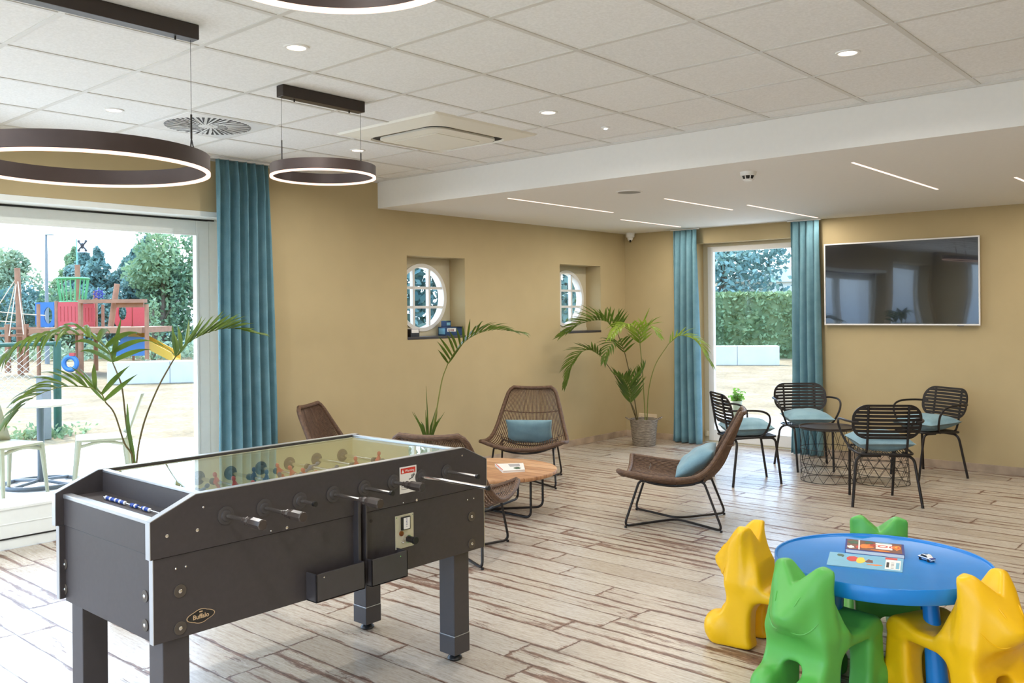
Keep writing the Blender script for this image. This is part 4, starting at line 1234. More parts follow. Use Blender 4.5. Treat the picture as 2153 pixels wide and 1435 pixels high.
def cat_sdf(X, Y, Z):
    aY = np.abs(Y)
    hw = np.where(Z < .30, .140, .140 - .30 * (Z - .30))
    tor = curve_poly([(-.125, .0), (-.128, .06), (-.095, .16), (-.070, .22), (-.080, .30), (-.055, .42), (-.020, .53), (-.004, .556), (.020, .545), (.052, .44), (.100, .30), (.085, .235), (.050, .17), (.045, .06), (.040, 0)])
    d = smax(poly_sdf(X, Z, tor), aY - hw, .030)
    head = [(-.172, .375), (-.165, .345), (-.110, .300), (.0, .29), (.02, .545), (-.015, .545)]
    hwh = .045 + .55 * np.clip(X + .165, 0, .3)
    dh = smax(poly_sdf(X, Z, head) - .004, aY - hwh, .045)
    d = smin(d, dh, .050)
    for s in (-1, 1):
        d = smin(d, ell(X, Y, Z, (-.120, s * .088, .070), (.072, .066, .082)), .03)
    gap = np.maximum(np.sqrt(np.maximum(aY - .016, 0) ** 2 + np.maximum(Z - .155, 0) ** 2) - .030, X - .16)
    gap = np.where(X < .16, np.sqrt(np.maximum(aY - .012, 0) ** 2 + np.maximum(Z - .150, 0) ** 2) - .032, 9.0)
    d = smax(d, -gap, .018)
    # seat and its two front legs
    seat = curve_poly([(.04, .235), (.06, .315), (.12, .287), (.20, .285), (.285, .312), (.335, .300), (.350, .255), (.27, .232), (.16, .228)])
    ds = smax(poly_sdf(X, Z, seat), aY - .142, .026)
    leg = curve_poly([(.240, .0), (.240, .10), (.250, .24), (.30, .275), (.345, .255), (.358, .17), (.366, .08), (.385, .0)])
    dl_ = smax(poly_sdf(X, Z, leg), aY - .142, .026)
    for s in (-1, 1):
        dl_ = smin(dl_, ell(X, Y, Z, (.355, s * .09, .055), (.062, .060, .064)), .025)
    g2 = np.sqrt(np.maximum(aY - .012, 0) ** 2 + np.maximum(Z - .150, 0) ** 2) - .032
    dl_ = smax(dl_, -g2, .018)
    d = smin(d, smin(ds, dl_, .02), .022)
    notch = (Z - (.478 + aY * 1.05 + np.abs(X) * .1)) / 1.45
    d = smax(d, notch, .012)
    d = smax(d, -(Z - .0), .012)
    return d
_V, _F = surface_net(cat_sdf, (-.215, -.18, -.015), (.435, .18, .575), .0062)
_V[:, 2] = np.maximum(_V[:, 2], 0.0)
def cat_mesh(mat):
    me = bpy.data.meshes.new('moulded_body')
    me.from_pydata(_V.tolist(), [], _F.tolist()); me.materials.append(mat)
    me.polygons.foreach_set('use_smooth', [True] * len(_F)); me.update()
    return me
_bvh = BVHTree.FromPolygons([Vector(v) for v in _V.tolist()], [tuple(f) for f in _F.tolist()])
def groove(path):
    out = []
    for (y, z) in path:
        hit = _bvh.ray_cast(Vector((-.5, y, z)), Vector((1, 0, 0)))
        if hit[0] is not None: out.append(hit[0] + Vector((.0005, 0, 0)))
    return out
def animal_chair(mat, loc, rz, label):
    t = empty('animal_chair', loc, rz, label, 'child chair', 'moulded cat shaped chairs around the blue table')
    o = bpy.data.objects.new('moulded_body', cat_mesh(mat)); C.objects.link(o); o.parent = t
    sm_ = o.modifiers.new('smooth', 'SMOOTH'); sm_.factor = .5; sm_.iterations = 14
    for s in (-1, 1):
        mb = MB(); mb.tube(groove([(s * (.052 - .010 * q / 6), .452 - .034 * q / 6) for q in range(7)]), [.001] + [.0032] * 5 + [.001], 6)
        mb.build('eye_line', mat, t)
    for s in (-1, 1):
        mb = MB(); pth = [(s * (.030 + .082 * q / 12), .318 - .014 * math.sin(PI * q / 12 * .8) + .052 * (q / 12) ** 2.2) for q in range(13)]
        mb.tube(groove(pth), [.001] + [.0032] * 11 + [.001], 6); mb.build('smile_line', mat, t)
    return t
animal_chair(M['green_plastic'], (-1.455, 3.385, 0), R(80), 'green moulded cat chair with face lines, nearest the camera at the blue table')
animal_chair(M['yellow_plastic'], (-1.915, 3.86, 0), R(3), 'yellow moulded cat chair left of the blue table, seen in profile')
animal_chair(M['green_plastic'], (-1.505, 4.375, 0), R(-64), 'green moulded cat chair behind the blue table, only ears and legs visible')
animal_chair(M['yellow_plastic'], (-.885, 3.70, 0), R(154), 'yellow moulded cat chair at the right edge of the photo')

# blue table
KT = empty('childrens_table', (-1.335, 3.905, 0), R(20), 'round blue plastic childrens table with raised rim', 'table')
mb = MB(); Rt = .438
mb.lathe([(0, .468), (Rt - .014, .468), (Rt - .010, .470), (Rt - .008, .478), (Rt - .003, .480), (Rt, .476), (Rt, .425), (Rt - .006, .418), (Rt - .012, .422), (Rt - .016, .452), (0, .455)], 96)
mb.build('tabletop', M['blue_plastic'], KT, sharp=50)
for k in range(4):
    a = R(45 + 90 * k); c_ = Vector((math.cos(a), math.sin(a), 0))
    mb = MB(); top = c_ * .245 + Vector((0, 0, .456)); bot = c_ * .290
    n_ = 8
    mb.tube([bot + (top - bot) * (q / n_) for q in range(n_ + 1)], [.044 - .017 * q / n_ for q in range(n_ + 1)], 24)
    mb.build('leg', M['blue_plastic'], KT)

# magazines and toy car on it
def booklet(name, corners, z, th, mats, label, cat='magazine', curl=0.0):
    """corners: four xy points of the cover, counter clockwise"""
    c_ = sum((Vector((*p, 0)) for p in corners), Vector()) / 4
    t = empty(name, (c_.x, c_.y, z), 0, label, cat)
    P = [Vector((*p, 0)) - Vector((c_.x, c_.y, 0)) for p in corners]
    def at(u, v, dz=0): return (P[0] * (1 - u) * (1 - v) + P[1] * u * (1 - v) + P[2] * u * v + P[3] * (1 - u) * v) + Vector((0, 0, dz))
    mb = MB()
    def slab(mb, u0, u1, v0, v1, z0, z1):
        q = [at(u0, v0, z0), at(u1, v0, z0), at(u1, v1, z0), at(u0, v1, z0), at(u0, v0, z1), at(u1, v0, z1), at(u1, v1, z1), at(u0, v1, z1)]
        mb.add(q, [(0, 3, 2, 1), (4, 5, 6, 7), (0, 1, 5, 4), (1, 2, 6, 5), (2, 3, 7, 6), (3, 0, 4, 7)])
    slab(mb, .012, .988, .012, .988, .0012, th - .0012); mb.build('pages', M['paper'], t)
    mb = MB(); slab(mb, 0, 1, 0, 1, 0, .0012); slab(mb, 0, 1, 0, 1, th - .0012, th); mb.build('cover', mats, t)
    return t, at, slab, th
def patch(t, at, name, mat, uv, z):
    mb = MB(); n = len(uv)
    v = [at(u, w, z) for u, w in uv] + [at(u, w, z + .0003) for u, w in uv]
    mb.add(v, [tuple(range(n, 2 * n))] + [(i, (i + 1) % n, n + (i + 1) % n, n + i) for i in range(n)])
    return mb.build(name, mat, t)
def blob(cu, cv, ru, rv, n=14, s=0, jit=.25):
    r_ = random.Random(s)
    return [(cu + ru * math.cos(2 * PI * k / n) * (1 + r_.uniform(-jit, jit)), cv + rv * math.sin(2 * PI * k / n) * (1 + r_.uniform(-jit, jit))) for k in range(n)]
def sq(u0, u1, v0, v1): return [(u0, v0), (u1, v0), (u1, v1), (u0, v1)]
ZT = .468
sc_ = (1.5525 - .470) / (1.5525 - .5)
def S_(p): return (p[0] * sc_, p[1] * sc_)
A = [S_(p) for p in ((-1.447, 3.594), (-1.175, 3.680), (-1.233, 3.879), (-1.512, 3.794))]
t, at, slab, th = booklet('comic_magazine', A, ZT, .004, M['blue_print'], 'thin comic magazine with pale blue cover lying nearest the front on the blue table')
patch(t, at, 'red_balloon_print', M['red_print'], blob(.33, .62, .085, .20, 14, 1, .06), th)
patch(t, at, 'yellow_balloon_print', M['yellow_print'], blob(.44, .55, .06, .24, 12, 2, .15), th + .0003)
patch(t, at, 'purple_figure_print', M['brown_print'], blob(.56, .55, .055, .14, 9, 3, .4), th)
patch(t, at, 'dark_figure_print', M['green_print'], blob(.17, .80, .05, .12, 8, 4, .5), th)
patch(t, at, 'red_strip_print', M['red_print'], sq(.76, .92, .82, .97), th)
patch(t, at, 'orange_print', M['orange_print'], blob(.64, .30, .09, .05, 9, 5, .4), th)
lb_ = patch(t, at, 'white_label', M['paper'], sq(.77, .97, .10, .80), th)
for q in range(9):
    if q % 2 == 0: patch(t, at, 'bar_line', M['black_print'], sq(.845, .885, .18 + q * .05, .20 + q * .05), th + .0004)
patch(t, at, 'text_block', M['blue_print'], sq(.91, .955, .16, .62), th + .0004)
patch(t, at, 'text_block', M['black_print'], sq(.785, .82, .22, .60), th + .0004)
B = [S_(p) for p in ((-1.517, 3.920), (-1.275, 3.891), (-1.294, 4.062), (-1.526, 4.051))]
B = [S_(p) for p in ((-1.462, 3.835), (-1.232, 3.893), (-1.290, 4.062), (-1.524, 4.008))]
t, at, slab, th = booklet('picture_book', B, ZT, .017, M['navy_print'], 'thicker picture book with colourful cover and navy edges, lying behind the comic', 'book')
patch(t, at, 'cover_field', M['brown_print'], sq(.03, .96, .05, .96), th)
patch(t, at, 'white_title_block', M['paper'], sq(.52, .80, .30, .86), th + .0003)
mb = MB(); cA = at(.66, .56, th + .0008); du = (at(1, .5) - at(0, .5)).normalized(); an_ = math.atan2(du.y, du.x)
add_text(mb, 'ZOO', .058, Matrix.Translation(cA) @ Matrix.Rotation(an_, 4, 'Z'), extrude=.0003, offset=.001)
mb.build('title_lettering', M['red_print'], t)
for (cu, cv, ru, rv, mt, s) in ((.14, .70, .09, .16, 'green_print', 1), (.36, .42, .11, .22, 'orange_print', 2), (.10, .25, .06, .12, 'paper', 3), (.40, .80, .08, .10, 'green_print', 4), (.87, .55, .07, .22, 'orange_print', 5), (.88, .60, .03, .10, 'yellow_print', 6), (.22, .30, .05, .12, 'red_print', 7), (.60, .14, .20, .06, 'orange_print', 8), (.66, .92, .14, .04, 'blue_print', 9)):
    patch(t, at, 'cover_picture', M[mt], blob(cu, cv, ru, rv, 12, s, .3), th + .0005 + s * .00004)
patch(t, at, 'white_stripe', M['paper'], sq(.225, .25, .05, .96), th + .0012)

def toy_car(loc, rz):
    t = empty('toy_car', loc, rz, 'tiny blue and white toy police style car on the blue table right of the books', 'toy car')
    mb = MB(); mb.prism([(-.035, .006), (.035, .006), (.036, .014), (.020, .019), (.012, .027), (-.014, .027), (-.024, .019), (-.036, .017)], .028, 'y', -.014)
    mb.build('car_body', M['paper'], t, bevel=.003)
    mb = MB(); mb.prism([(-.022, .0185), (.018, .0185), (.011, .0262), (-.013, .0262)], .0285, 'y', -.01425); mb.build('windows', M['black_print'], t)
    mb = MB(); mb.box(-.034, .034, -.0146, .0146, .009, .0135); mb.build('side_stripe', M['blue_panel'], t)
    mb = MB(); mb.box(-.012, .002, -.007, .007, .027, .030); mb.build('roof_bar', M['blue_panel'], t, bevel=.001)
    mb = MB(); mb.box(.022, .0365, -.012, .012, .0145, .0175); mb.build('bonnet_stripe', M['navy_print'], t)
    for sx in (-.022, .022):
        for sy in (-1, 1):
            mb = MB(); mb.cyl((sx, sy * .012, .0065), (sx, sy * .0158, .0065), .0065, 14); mb.build('wheel', M['black_plastic'], t)
toy_car((-1.155 * sc_, 3.925 * sc_, ZT), R(-28))

# ================================================================== RATTAN LOUNGE CHAIRS
def catmull(vals, t):
    n = len(vals) - 1; x = min(max(t, 0), 1) * n; i = min(int(x), n - 1); u = x - i
    p = [Vector(vals[max(0, i - 1)]), Vector(vals[i]), Vector(vals[i + 1]), Vector(vals[min(n, i + 2)])]
    return 0.5 * ((2 * p[1]) + (p[2] - p[0]) * u + (2 * p[0] - 5 * p[1] + 4 * p[2] - p[3]) * u * u + (3 * p[1] - p[0] - 3 * p[2] + p[3]) * u ** 3)
EDGE = [(.385, 0, .415), (.27, 0, .398), (.12, 0, .380), (-.03, 0, .372), (-.16, 0, .392), (-.255, 0, .465), (-.33, 0, .585), (-.40, 0, .71), (-.462, 0, .822)]
HALFW = [.365, .375, .378, .370, .352, .322, .288, .252, .215]
SAG = [.075, .085, .090, .092, .090, .080, .062, .042, .022]
def interp(a, t):
    x = min(max(t, 0), 1) * (len(a) - 1); i = min(int(x), len(a) - 2); return a[i] * (1 - (x - i)) + a[i + 1] * (x - i)
def shell(u, v):
    e = catmull(EDGE, u); e2 = catmull(EDGE, min(1, u + .01)); e1 = catmull(EDGE, max(0, u - .01))
    tg = (e2 - e1).normalized(); nn = Vector((-tg.z, 0, tg.x))          # away from the sitter
    w = interp(HALFW, u)
    # rounded top corners and front lip corners
    if u > .9: w *= 1 - .16 * ((u - .9) / .1) ** 2.5
    if u < .06: w *= 1 - .04 * ((.06 - u) / .06) ** 2
    s = interp(SAG, u) * (1 - abs(v) ** 2.2)
    fr = -.03 * (1 - v * v) if u < .02 else 0
    return Vector((e.x, 0, e.z)) + nn * s + Vector((fr, v * w, 0))
LC = empty('rattan_lounge_chair', (-3.416, 5.726, 0), math.atan2(-.436, -.9), 'rattan lounge chair standing alone right of the coffee table, seen from its side', 'lounge chair', 'rattan lounge chairs around the coffee table')
mb = MB()
NC = 42
for i in range(NC):
    v = -0.965 + 1.93 * i / (NC - 1)
    mb.tube([shell(.012 + .976 * q / 26, v) for q in range(27)], [.0064 - .0020 * (q / 26) for q in range(27)], 5, caps=False)
mb.build('woven_shell', M['rattan'], LC)
mb = MB()
for uu, r_ in ((.18, .0035), (.36, .0035), (.54, .0035), (.78, .0065)):
    mb.tube([shell(uu, -1 + 2 * q / 16) + Vector((-.006 if uu > .5 else 0, 0, -.006)) for q in range(17)], r_, 6)
mb.build('cross_rods', M['rattan'], LC)
rim = [shell(0, -1 + 2 * q / 12) for q in range(13)] + [shell(q / 30, 1) for q in range(1, 31)] + [shell(1, 1 - 2 * q / 10) for q in range(1, 11)] + [shell(1 - q / 30, -1) for q in range(1, 30)]
mb = MB(); mb.tube(rim, .0175, 10, closed=True); mb.build('rim', M['rattan'], LC)
mb = MB()
band = []
for s in (-1, 1):                       # broad woven band just inside the side rims
    for i in range(3):
        v = s * (.985 - .012 * i)
        mb.tube([shell(.03 + .94 * q / 26, v) for q in range(27)], .0075, 6, caps=False)
mb.build('edge_weave', M['rattan'], LC)
for s in (-1, 1):
    ft, rt = Vector((.355, s * .30, .012)), Vector((-.33, s * .29, .012))
    tf, tr = Vector((.245, s * .265, .345)), Vector((-.20, s * .255, .352))
    mid = Vector((.01, s * .012, .018))
    path = fillet([ft, tf, Vector((.16, s * .262, .318)), Vector((.02, s * .26, .303)), Vector((-.12, s * .258, .318)), tr, rt, mid], [.05, .05, .06, .06, .06, .05, .05, .08], 6, closed=True)
    mb = MB(); mb.tube(path, .0088, 8, closed=True)
    fr_ = mb.build('side_frame', M['black_metal'], LC)
    for p in (ft, rt):
        mb = MB(); mb.cyl((p.x * .97, p.y * .985, .0), (p.x * .97, p.y * .985, .014), .010, 12); mb.build('glide', M['black_plastic'], fr_)
for (x, z, y) in ((.235, .345, .262), (-.195, .352, .252)):
    pts = [Vector((x, y * (1 - 2 * q / 14), z - .058 * (1 - (1 - 2 * q / 14) ** 2))) for q in range(15)]
    mb = MB(); mb.tube(pts, .0078, 8); mb.build('cross_brace', M['black_metal'], LC)
for (x, z, u) in ((.225, .345, .16), (-.19, .352, .56)):
    for s in (-1, 1):
        mb = MB(); a = Vector((x, s * .262, z)); b = shell(u, s * .80)
        mb.tube([a, b], .005, 6); mb.build('seat_bracket', M['black_metal'], LC)
LC2 = dup(LC, (-5.285, 6.21, 0), R(-57), 'rattan lounge chair facing the camera behind the coffee table, square pale teal pillow on it')
LC3 = dup(LC, (-4.085, 4.04, 0), R(119), 'rattan lounge chair turned away, mostly hidden behind the right end of the football table')
LC4 = dup(LC, (-5.52, 4.50, 0), math.atan2(.50, .85), 'rattan lounge chair beside the teal curtain, only its leaning back visible above the football table')

# pillows
def pillow_mb(w, h, t_, n=22, crease=0.0, seed=0, bend=0.0):
    mb = MB(); r_ = random.Random(seed); ph = [r_.uniform(0, 6.28) for _ in range(6)]
    vs_ = []
    def P(i, j, sgn):
        a = -1 + 2 * i / n; b = -1 + 2 * j / n
        th = (max(0, 1 - abs(a) ** 2.6) ** .55) * (max(0, 1 - abs(b) ** 2.6) ** .55)
        pin = 1 - .055 * (1 - a * a) * (b * b) ; pin2 = 1 - .055 * (1 - b * b) * (a * a)
        x = a * w / 2 * pin2; y = b * h / 2 * pin
        z = sgn * t_ / 2 * th
        z += crease * (math.sin(5 * a + 3 * b + ph[0]) + .6 * math.sin(9 * b - 4 * a + ph[1])) * th
        z += bend * (a * a)
        return (x, y, z)
    for sgn in (1, -1):
        for i in range(n + 1):
            for j in range(n + 1): vs_.append(P(i, j, sgn))
    m_ = (n + 1) ** 2; f = []
    for i in range(n):
        for j in range(n):
            a, b, c, d = i * (n + 1) + j, (i + 1) * (n + 1) + j, (i + 1) * (n + 1) + j + 1, i * (n + 1) + j + 1
            f.append((a, b, c, d)); f.append((m_ + d, m_ + c, m_ + b, m_ + a))
    mb.add(vs_, f, 0, True)
    return mb
def pillow(Mw, w, h, t_, label, cat='cushion', group=None, crease=.003, seed=0, bend=0.0, name='cushion'):
    mb = pillow_mb(w, h, t_, crease=crease, seed=seed, bend=bend)
    o = mb.build(name, M['cushion'], None, sharp=70)
    bm_ = bmesh.new(); bm_.from_mesh(o.data); bmesh.ops.remove_doubles(bm_, verts=bm_.verts, dist=.0004); bm_.to_mesh(o.data); bm_.free()
    o.matrix_world = Mw
    return tag(o, label, cat, group)
def chairM(x, y, rz): return Matrix.Translation((x, y, 0)) @ Matrix.Rotation(rz, 4, 'Z')
pillow(chairM(-5.285, 6.21, R(-57)) @ Matrix.Translation((-.205, .0, .425)) @ Matrix.Rotation(R(-62), 4, 'Y') @ Matrix.Rotation(PI / 2, 4, 'Z'),
       .44, .27, .10, 'pale teal rectangular pillow upright on the camera facing rattan chair', crease=.002, seed=2)
pillow(chairM(-3.416, 5.726, math.atan2(-.436, -.9)) @ Matrix.Translation((-.135, .0, .455)) @ Matrix.Rotation(R(36), 4, 'Y') @ Matrix.Rotation(PI / 2, 4, 'Z'),
       .46, .34, .13, 'pale teal pillow slumped in the rattan chair right of the coffee table', crease=.006, seed=5)

# coffee table
CT = empty('coffee_table', (-4.68, 5.10, 0), R(40), 'low round teak coffee table on black bent rod legs', 'table')
mb = MB(); mb.lathe([(0, .306), (.482, .306), (.490, .310), (.493, .318), (.493, .330), (.489, .336), (0, .337)], 96); mb.build('tabletop', M['teak'], CT, sharp=40)
for k in range(3):
    a = R(-42 + 52 * k); c_ = Vector((math.cos(a), math.sin(a), 0)); z0 = .010 + .017 * k * .6
    pts = fillet([c_ * .385 + Vector((0, 0, .308)), c_ * .385 + Vector((0, 0, z0)), c_ * -.385 + Vector((0, 0, z0)), c_ * -.385 + Vector((0, 0, .308))], .055, 7)
    pts = [Vector((p.x, p.y, max(p.z, .010) if p.length > .3 else p.z)) for p in pts]
    mb = MB(); mb.tube(pts, .0095, 10); mb.build('leg_loop', M['black_metal'], CT)
A = [(-4.745, 5.180), (-4.486, 4.988), (-4.393, 5.138), (-4.596, 5.353)]
t, at, slab, th = booklet('leaflet_stack', A, .337, .016, M['paper'], 'small stack of white brochures with a dark picture on the teak coffee table')
patch(t, at, 'dark_cover_picture', M['green_print'], blob(.74, .70, .15, .14, 12, 3, .25), th)
patch(t, at, 'red_line', M['red_print'], sq(.06, .9, .02, .06), th)
patch(t, at, 'grey_text', plain('grey_print', (170, 168, 172), .5), sq(.12, .5, .45, .85), th)
o = MB().box(-.05, .05, -.022, .022, 0, .02).build('card_box', M['paper'], None, bevel=.003)
o.location = (-4.90, 5.02, .337); o.rotation_euler = (0, 0, .7); tag(o, 'small white box on the teak coffee table beside the brochures', 'box')

# ================================================================== WIRE BASKET TABLES
def wire_table(loc, rz, r0, r1, h, label, top=True):
    t = empty('wire_basket_table', loc, rz, label, 'side table', 'black wire basket tables between the slatted chairs')
    def rad(z): return r0 + (r1 - r0) * z / h
    mb = MB(); K = 48
    for z in (.006, .085, .165, h * .62, h - .004):
        r_ = rad(z); mb.tube([(r_ * math.cos(2 * PI * k / K), r_ * math.sin(2 * PI * k / K), z) for k in range(K)], .0026 if 0 < z < h - .01 else .004, 6, closed=True)
    mb.build('ring_wires', M['black_metal'], t)
    mb = MB(); n = 14; lv = [.006, .085, .165, h * .62, h - .004]
    for j in range(len(lv) - 1):
        for k in range(n):
            a = 2 * PI * (k + .5 * (j % 2)) / n
            for s in (-1, 1):
                b = a + s * PI / n
                za, zb_ = lv[j], lv[j + 1]; r_a, r_b = rad(za), rad(zb_)
                mb.tube([(r_a * math.cos(a), r_a * math.sin(a), za), (r_b * math.cos(b), r_b * math.sin(b), zb_)], .0019, 5)
    mb.build('zigzag_wires', M['black_metal'], t)
    mb = MB(); mb.lathe([(0, h), (r1 - .004, h), (r1 + .004, h + .004), (r1 + .006, h + .018), (r1 + .002, h + .018), (r1 - .004, h + .006), (0, h + .005)], 64)
    mb.build('tray_top', M['brown_metal'], t, sharp=50)
    return t
wire_table((-3.175, 7.93, 0), 0, .232, .238, .475, 'taller black wire basket table, nearest the glazed door')
wire_table((-2.755, 8.12, 0), .2, .228, .205, .36, 'lower black wire basket table behind the slatted chair turned away')

# ================================================================== SLATTED ARMCHAIRS
AC = empty('slatted_armchair', (-3.73, 7.44, 0), R(47), 'black slatted armchair in front of the glazed door, seen from its side, facing right', 'armchair', 'black slatted armchairs with teal cushions')
zs = .425
fr_pts = [(.215, .185, zs), (.215, -.185, zs), (.05, -.222, zs), (-.175, -.205, zs - .012), (-.205, -.16, zs - .012), (-.205, .16, zs - .012), (-.175, .205, zs - .012), (.05, .222, zs)]
mb = MB(); mb.tube(fillet([Vector(p) for p in fr_pts], .045, 5, closed=True), .0092, 10, closed=True); mb.build('seat_frame', M['black_metal'], AC)
mb = MB()
for k in range(17):
    y = -.18 + .36 * k / 16
    mb.tube([(.212, y * .98, zs + .004), (.0, y * 1.1, zs - .006), (-.202, y * .9, zs - .006)], .0032, 6)
mb.build('seat_wires', M['black_metal'], AC)
for s in (-1, 1):
    mb = MB(); mb.tube(fillet([(.08, s * .185, zs - .012), (.205, s * .180, zs - .012), (.262, s * .170, .0)], .05, 7), [.0105] * 8 + [.0105] * 1 + [.0105] * 0 if False else .0105, 10)
    mb.build('front_leg', M['black_metal'], AC)
    mb = MB(); mb.tube(fillet([(-.155, s * .03, zs - .030), (-.155, s * .215, zs - .030), (-.215, s * .262, .0)], .065, 8), .0112, 10)
    mb.build('rear_leg', M['black_metal'], AC)
    # arm
    arm = smooth_path([(-.232, s * .215, .665), (-.215, s * .262, .668), (-.13, s * .295, .672), (0, s * .305, .668), (.085, s * .298, .642), (.118, s * .283, .590), (.112, s * .258, .52), (.085, s * .228, .455), (.045, s * .205, .418)], 5)
    mb = MB(); mb.tube(arm, .0095, 10); mb.build('armrest', M['black_metal'], AC)
    mb = MB(); mb.tube(fillet([(-.10, s * .150, zs - .014), (-.195, s * .150, zs - .010), (-.225, s * .150, .50), (-.275, s * .150, .80)], .04, 6), .0095, 10)
    mb.build('back_upright', M['black_metal'], AC)
def back_pt(y, z, off=0):
    q = (z - .54) / .27
    return Vector((-.222 - .062 * q + .55 * y * y + off, y, z))
def pill(w, h, r, n=9):
    out = []
    for cx, cy, a0 in ((w - r, h - r, 0), (-w + r, h - r, 90), (-w + r, -h + r, 180), (w - r, -h + r, 270)):
        for k in range(n + 1):
            a = R(a0 + 90 * k / n); out.append((cx + r * math.cos(a), cy + r * math.sin(a)))
    return out
BW, BH, BZ = .262, .138, .670
mb = MB()
outer = pill(BW, BH, .115); inner = pill(BW - .020, BH - .018, .098)
n_ = len(outer)
v = []
for off in (-.004, .004):
    for lp in (outer, inner): v += [back_pt(a, BZ + b, off) for a, b in lp]
f = []
for k in range(n_):
    k2 = (k + 1) % n_
    f += [(k, k2, n_ + k2, n_ + k), (2 * n_ + k, 3 * n_ + k, 3 * n_ + k2, 2 * n_ + k2), (k, 2 * n_ + k, 2 * n_ + k2, k2), (n_ + k, n_ + k2, 3 * n_ + k2, 3 * n_ + k)]
mb.add(v, f); mb.build('back_rim', M['black_metal'], AC)
mb = MB()
nsl = 8
for j in range(nsl):
    z = BZ - BH + .018 + (2 * BH - .036) * (j + .5) / nsl
    hs = .0112
    dz = abs(z - BZ); rr = .115
    wx = BW - .012
    if dz > BH - rr: wx = BW - rr + math.sqrt(max(0, rr ** 2 - (dz - BH + rr) ** 2)) - .012
    m_ = 14; vv = []
    for q in range(m_ + 1):
        y = -wx + 2 * wx * q / m_
        for (dz_, of) in ((-hs, -.0025), (hs, -.0025), (hs, .0025), (-hs, .0025)): vv.append(back_pt(y, z + dz_, of))
    ff = [(q * 4 + a, q * 4 + (a + 1) % 4, q * 4 + 4 + (a + 1) % 4, q * 4 + 4 + a) for q in range(m_) for a in range(4)]
    mb.add(vv, ff)
mb.build('back_slats', M['black_metal'], AC)
chairs = [(AC, None, None, None),]
pos = [(-3.73, 7.44, R(47)), (-3.585, 8.45, R(-50)), (-2.50, 7.30, R(124)), (-2.56, 8.73, R(-119))]
labs = ['black slatted metal armchair facing the camera in front of the right door curtain',
        'black slatted metal armchair turned away from the camera, nearest one of the four',
        'black slatted metal armchair against the back wall under the television, furthest right of the four']
for (x, y, a), lb in zip(pos[1:], labs): dup(AC, (x, y, 0), a, lb)
cl = ['pale teal cushion on the slatted armchair in front of the glazed door', 'pale teal cushion on the slatted armchair in front of the right door curtain',
      'pale teal cushion on the slatted armchair turned away from the camera', 'pale teal cushion on the slatted armchair under the television']
for i, ((x, y, a), lb) in enumerate(zip(pos, cl)):
    pillow(chairM(x, y, a) @ Matrix.Translation((.0, 0, zs + .070)) @ Matrix.Rotation(R(1.5 if i % 2 else -2), 4, 'Y') @ Matrix.Rotation(R(5 * (i - 1.5)), 4, 'Z'), .43, .43, .150, lb, group='seat cushions on the slatted armchairs', crease=.004, seed=11 + i, bend=.004)

# ================================================================== PALMS
def shift_to(pts, target):
    d = Vector(target) - Vector(pts[0]); return [Vector(p) + d for p in pts]
def frond(mb, rach, n, L, droop, w=.013, seed=0, spread=.75, lift=.15, t0=.06, r0=.004, ends=.45):
    rnd = random.Random(seed)
    P = smooth_path(rach, 6); m_ = len(P)
    mb.tube(P, [r0 * (1 - .75 * i / (m_ - 1)) for i in range(m_)], 6, mi=1)
    cum = [0]
    for i in range(1, m_): cum.append(cum[-1] + (P[i] - P[i - 1]).length)
    tot = cum[-1]
    def at(t):
        s = t * tot
        for i in range(1, m_):
            if cum[i] >= s:
                q = (s - cum[i - 1]) / max(1e-9, cum[i] - cum[i - 1]); return P[i - 1].lerp(P[i], q), (P[i] - P[i - 1]).normalized()
        return P[-1], (P[-1] - P[-2]).normalized()
    for k in range(n):
        t = t0 + (1 - t0) * k / (n - 1)
        p, tg = at(t)
        side = tg.cross(Vector((0, 0, 1)))
        if side.length < .1: side = tg.cross(Vector((0.4, 1, 0)))
        side.normalize(); upv = side.cross(tg).normalized()
        prof = (.62 + .38 * math.sin(PI * min(1, t * 1.15 + .08))) * (1 - (1 - ends) * max(0, t - .6) / .4)
        for s in (-1, 1):
            ln = L * prof * rnd.uniform(.88, 1.1)
            a = spread * (1 - .55 * t) + rnd.uniform(-.06, .06)
            d = (tg * math.cos(a) + side * s * math.sin(a) + upv * (lift * (1.9 - 1.3 * t) + rnd.uniform(-.05, .08))).normalized()
            q = p.copy(); pts = [q.copy()]; ns = 7; dr = droop * rnd.uniform(.75, 1.25) * (.25 + 1.15 * t)
            for i in range(ns):
                q = q + d * (ln / ns); pts.append(q.copy())
                d = (d + Vector((0, 0, -1)) * dr * (.4 + i / ns) / ns * 2.2).normalized()
            vs_ = []; fs = []
            for i, pp in enumerate(pts):
                e = (pts[min(i + 1, ns)] - pts[max(i - 1, 0)]).normalized()
                wv = e.cross(upv if abs(e.dot(upv)) < .95 else side)
                if wv.length < 1e-4: wv = side.copy()
                wv.normalize()
                u = i / ns; ww = w * (math.sin(PI * min(1, u * .88 + .10)) ** .7) * (1 - u ** 4 * .9)
                fold = e.cross(wv) * ww * .35
                vs_ += [pp + wv * ww * .5 + fold, pp, pp - wv * ww * .5 + fold]
            for i in range(ns):
                b = i * 3; fs += [(b, b + 1, b + 4, b + 3), (b + 1, b + 2, b + 5, b + 4)]
            mb.add(vs_, fs, 0, True)
def stem_part(t, pts, r0, r1, mat=None):
    P = smooth_path(pts, 6); mb = MB(); n = len(P)
    mb.tube(P, [r0 + (r1 - r0) * i / (n - 1) for i in range(n)], 8)
    return mb.build('stem', mat or M['stem'], t)
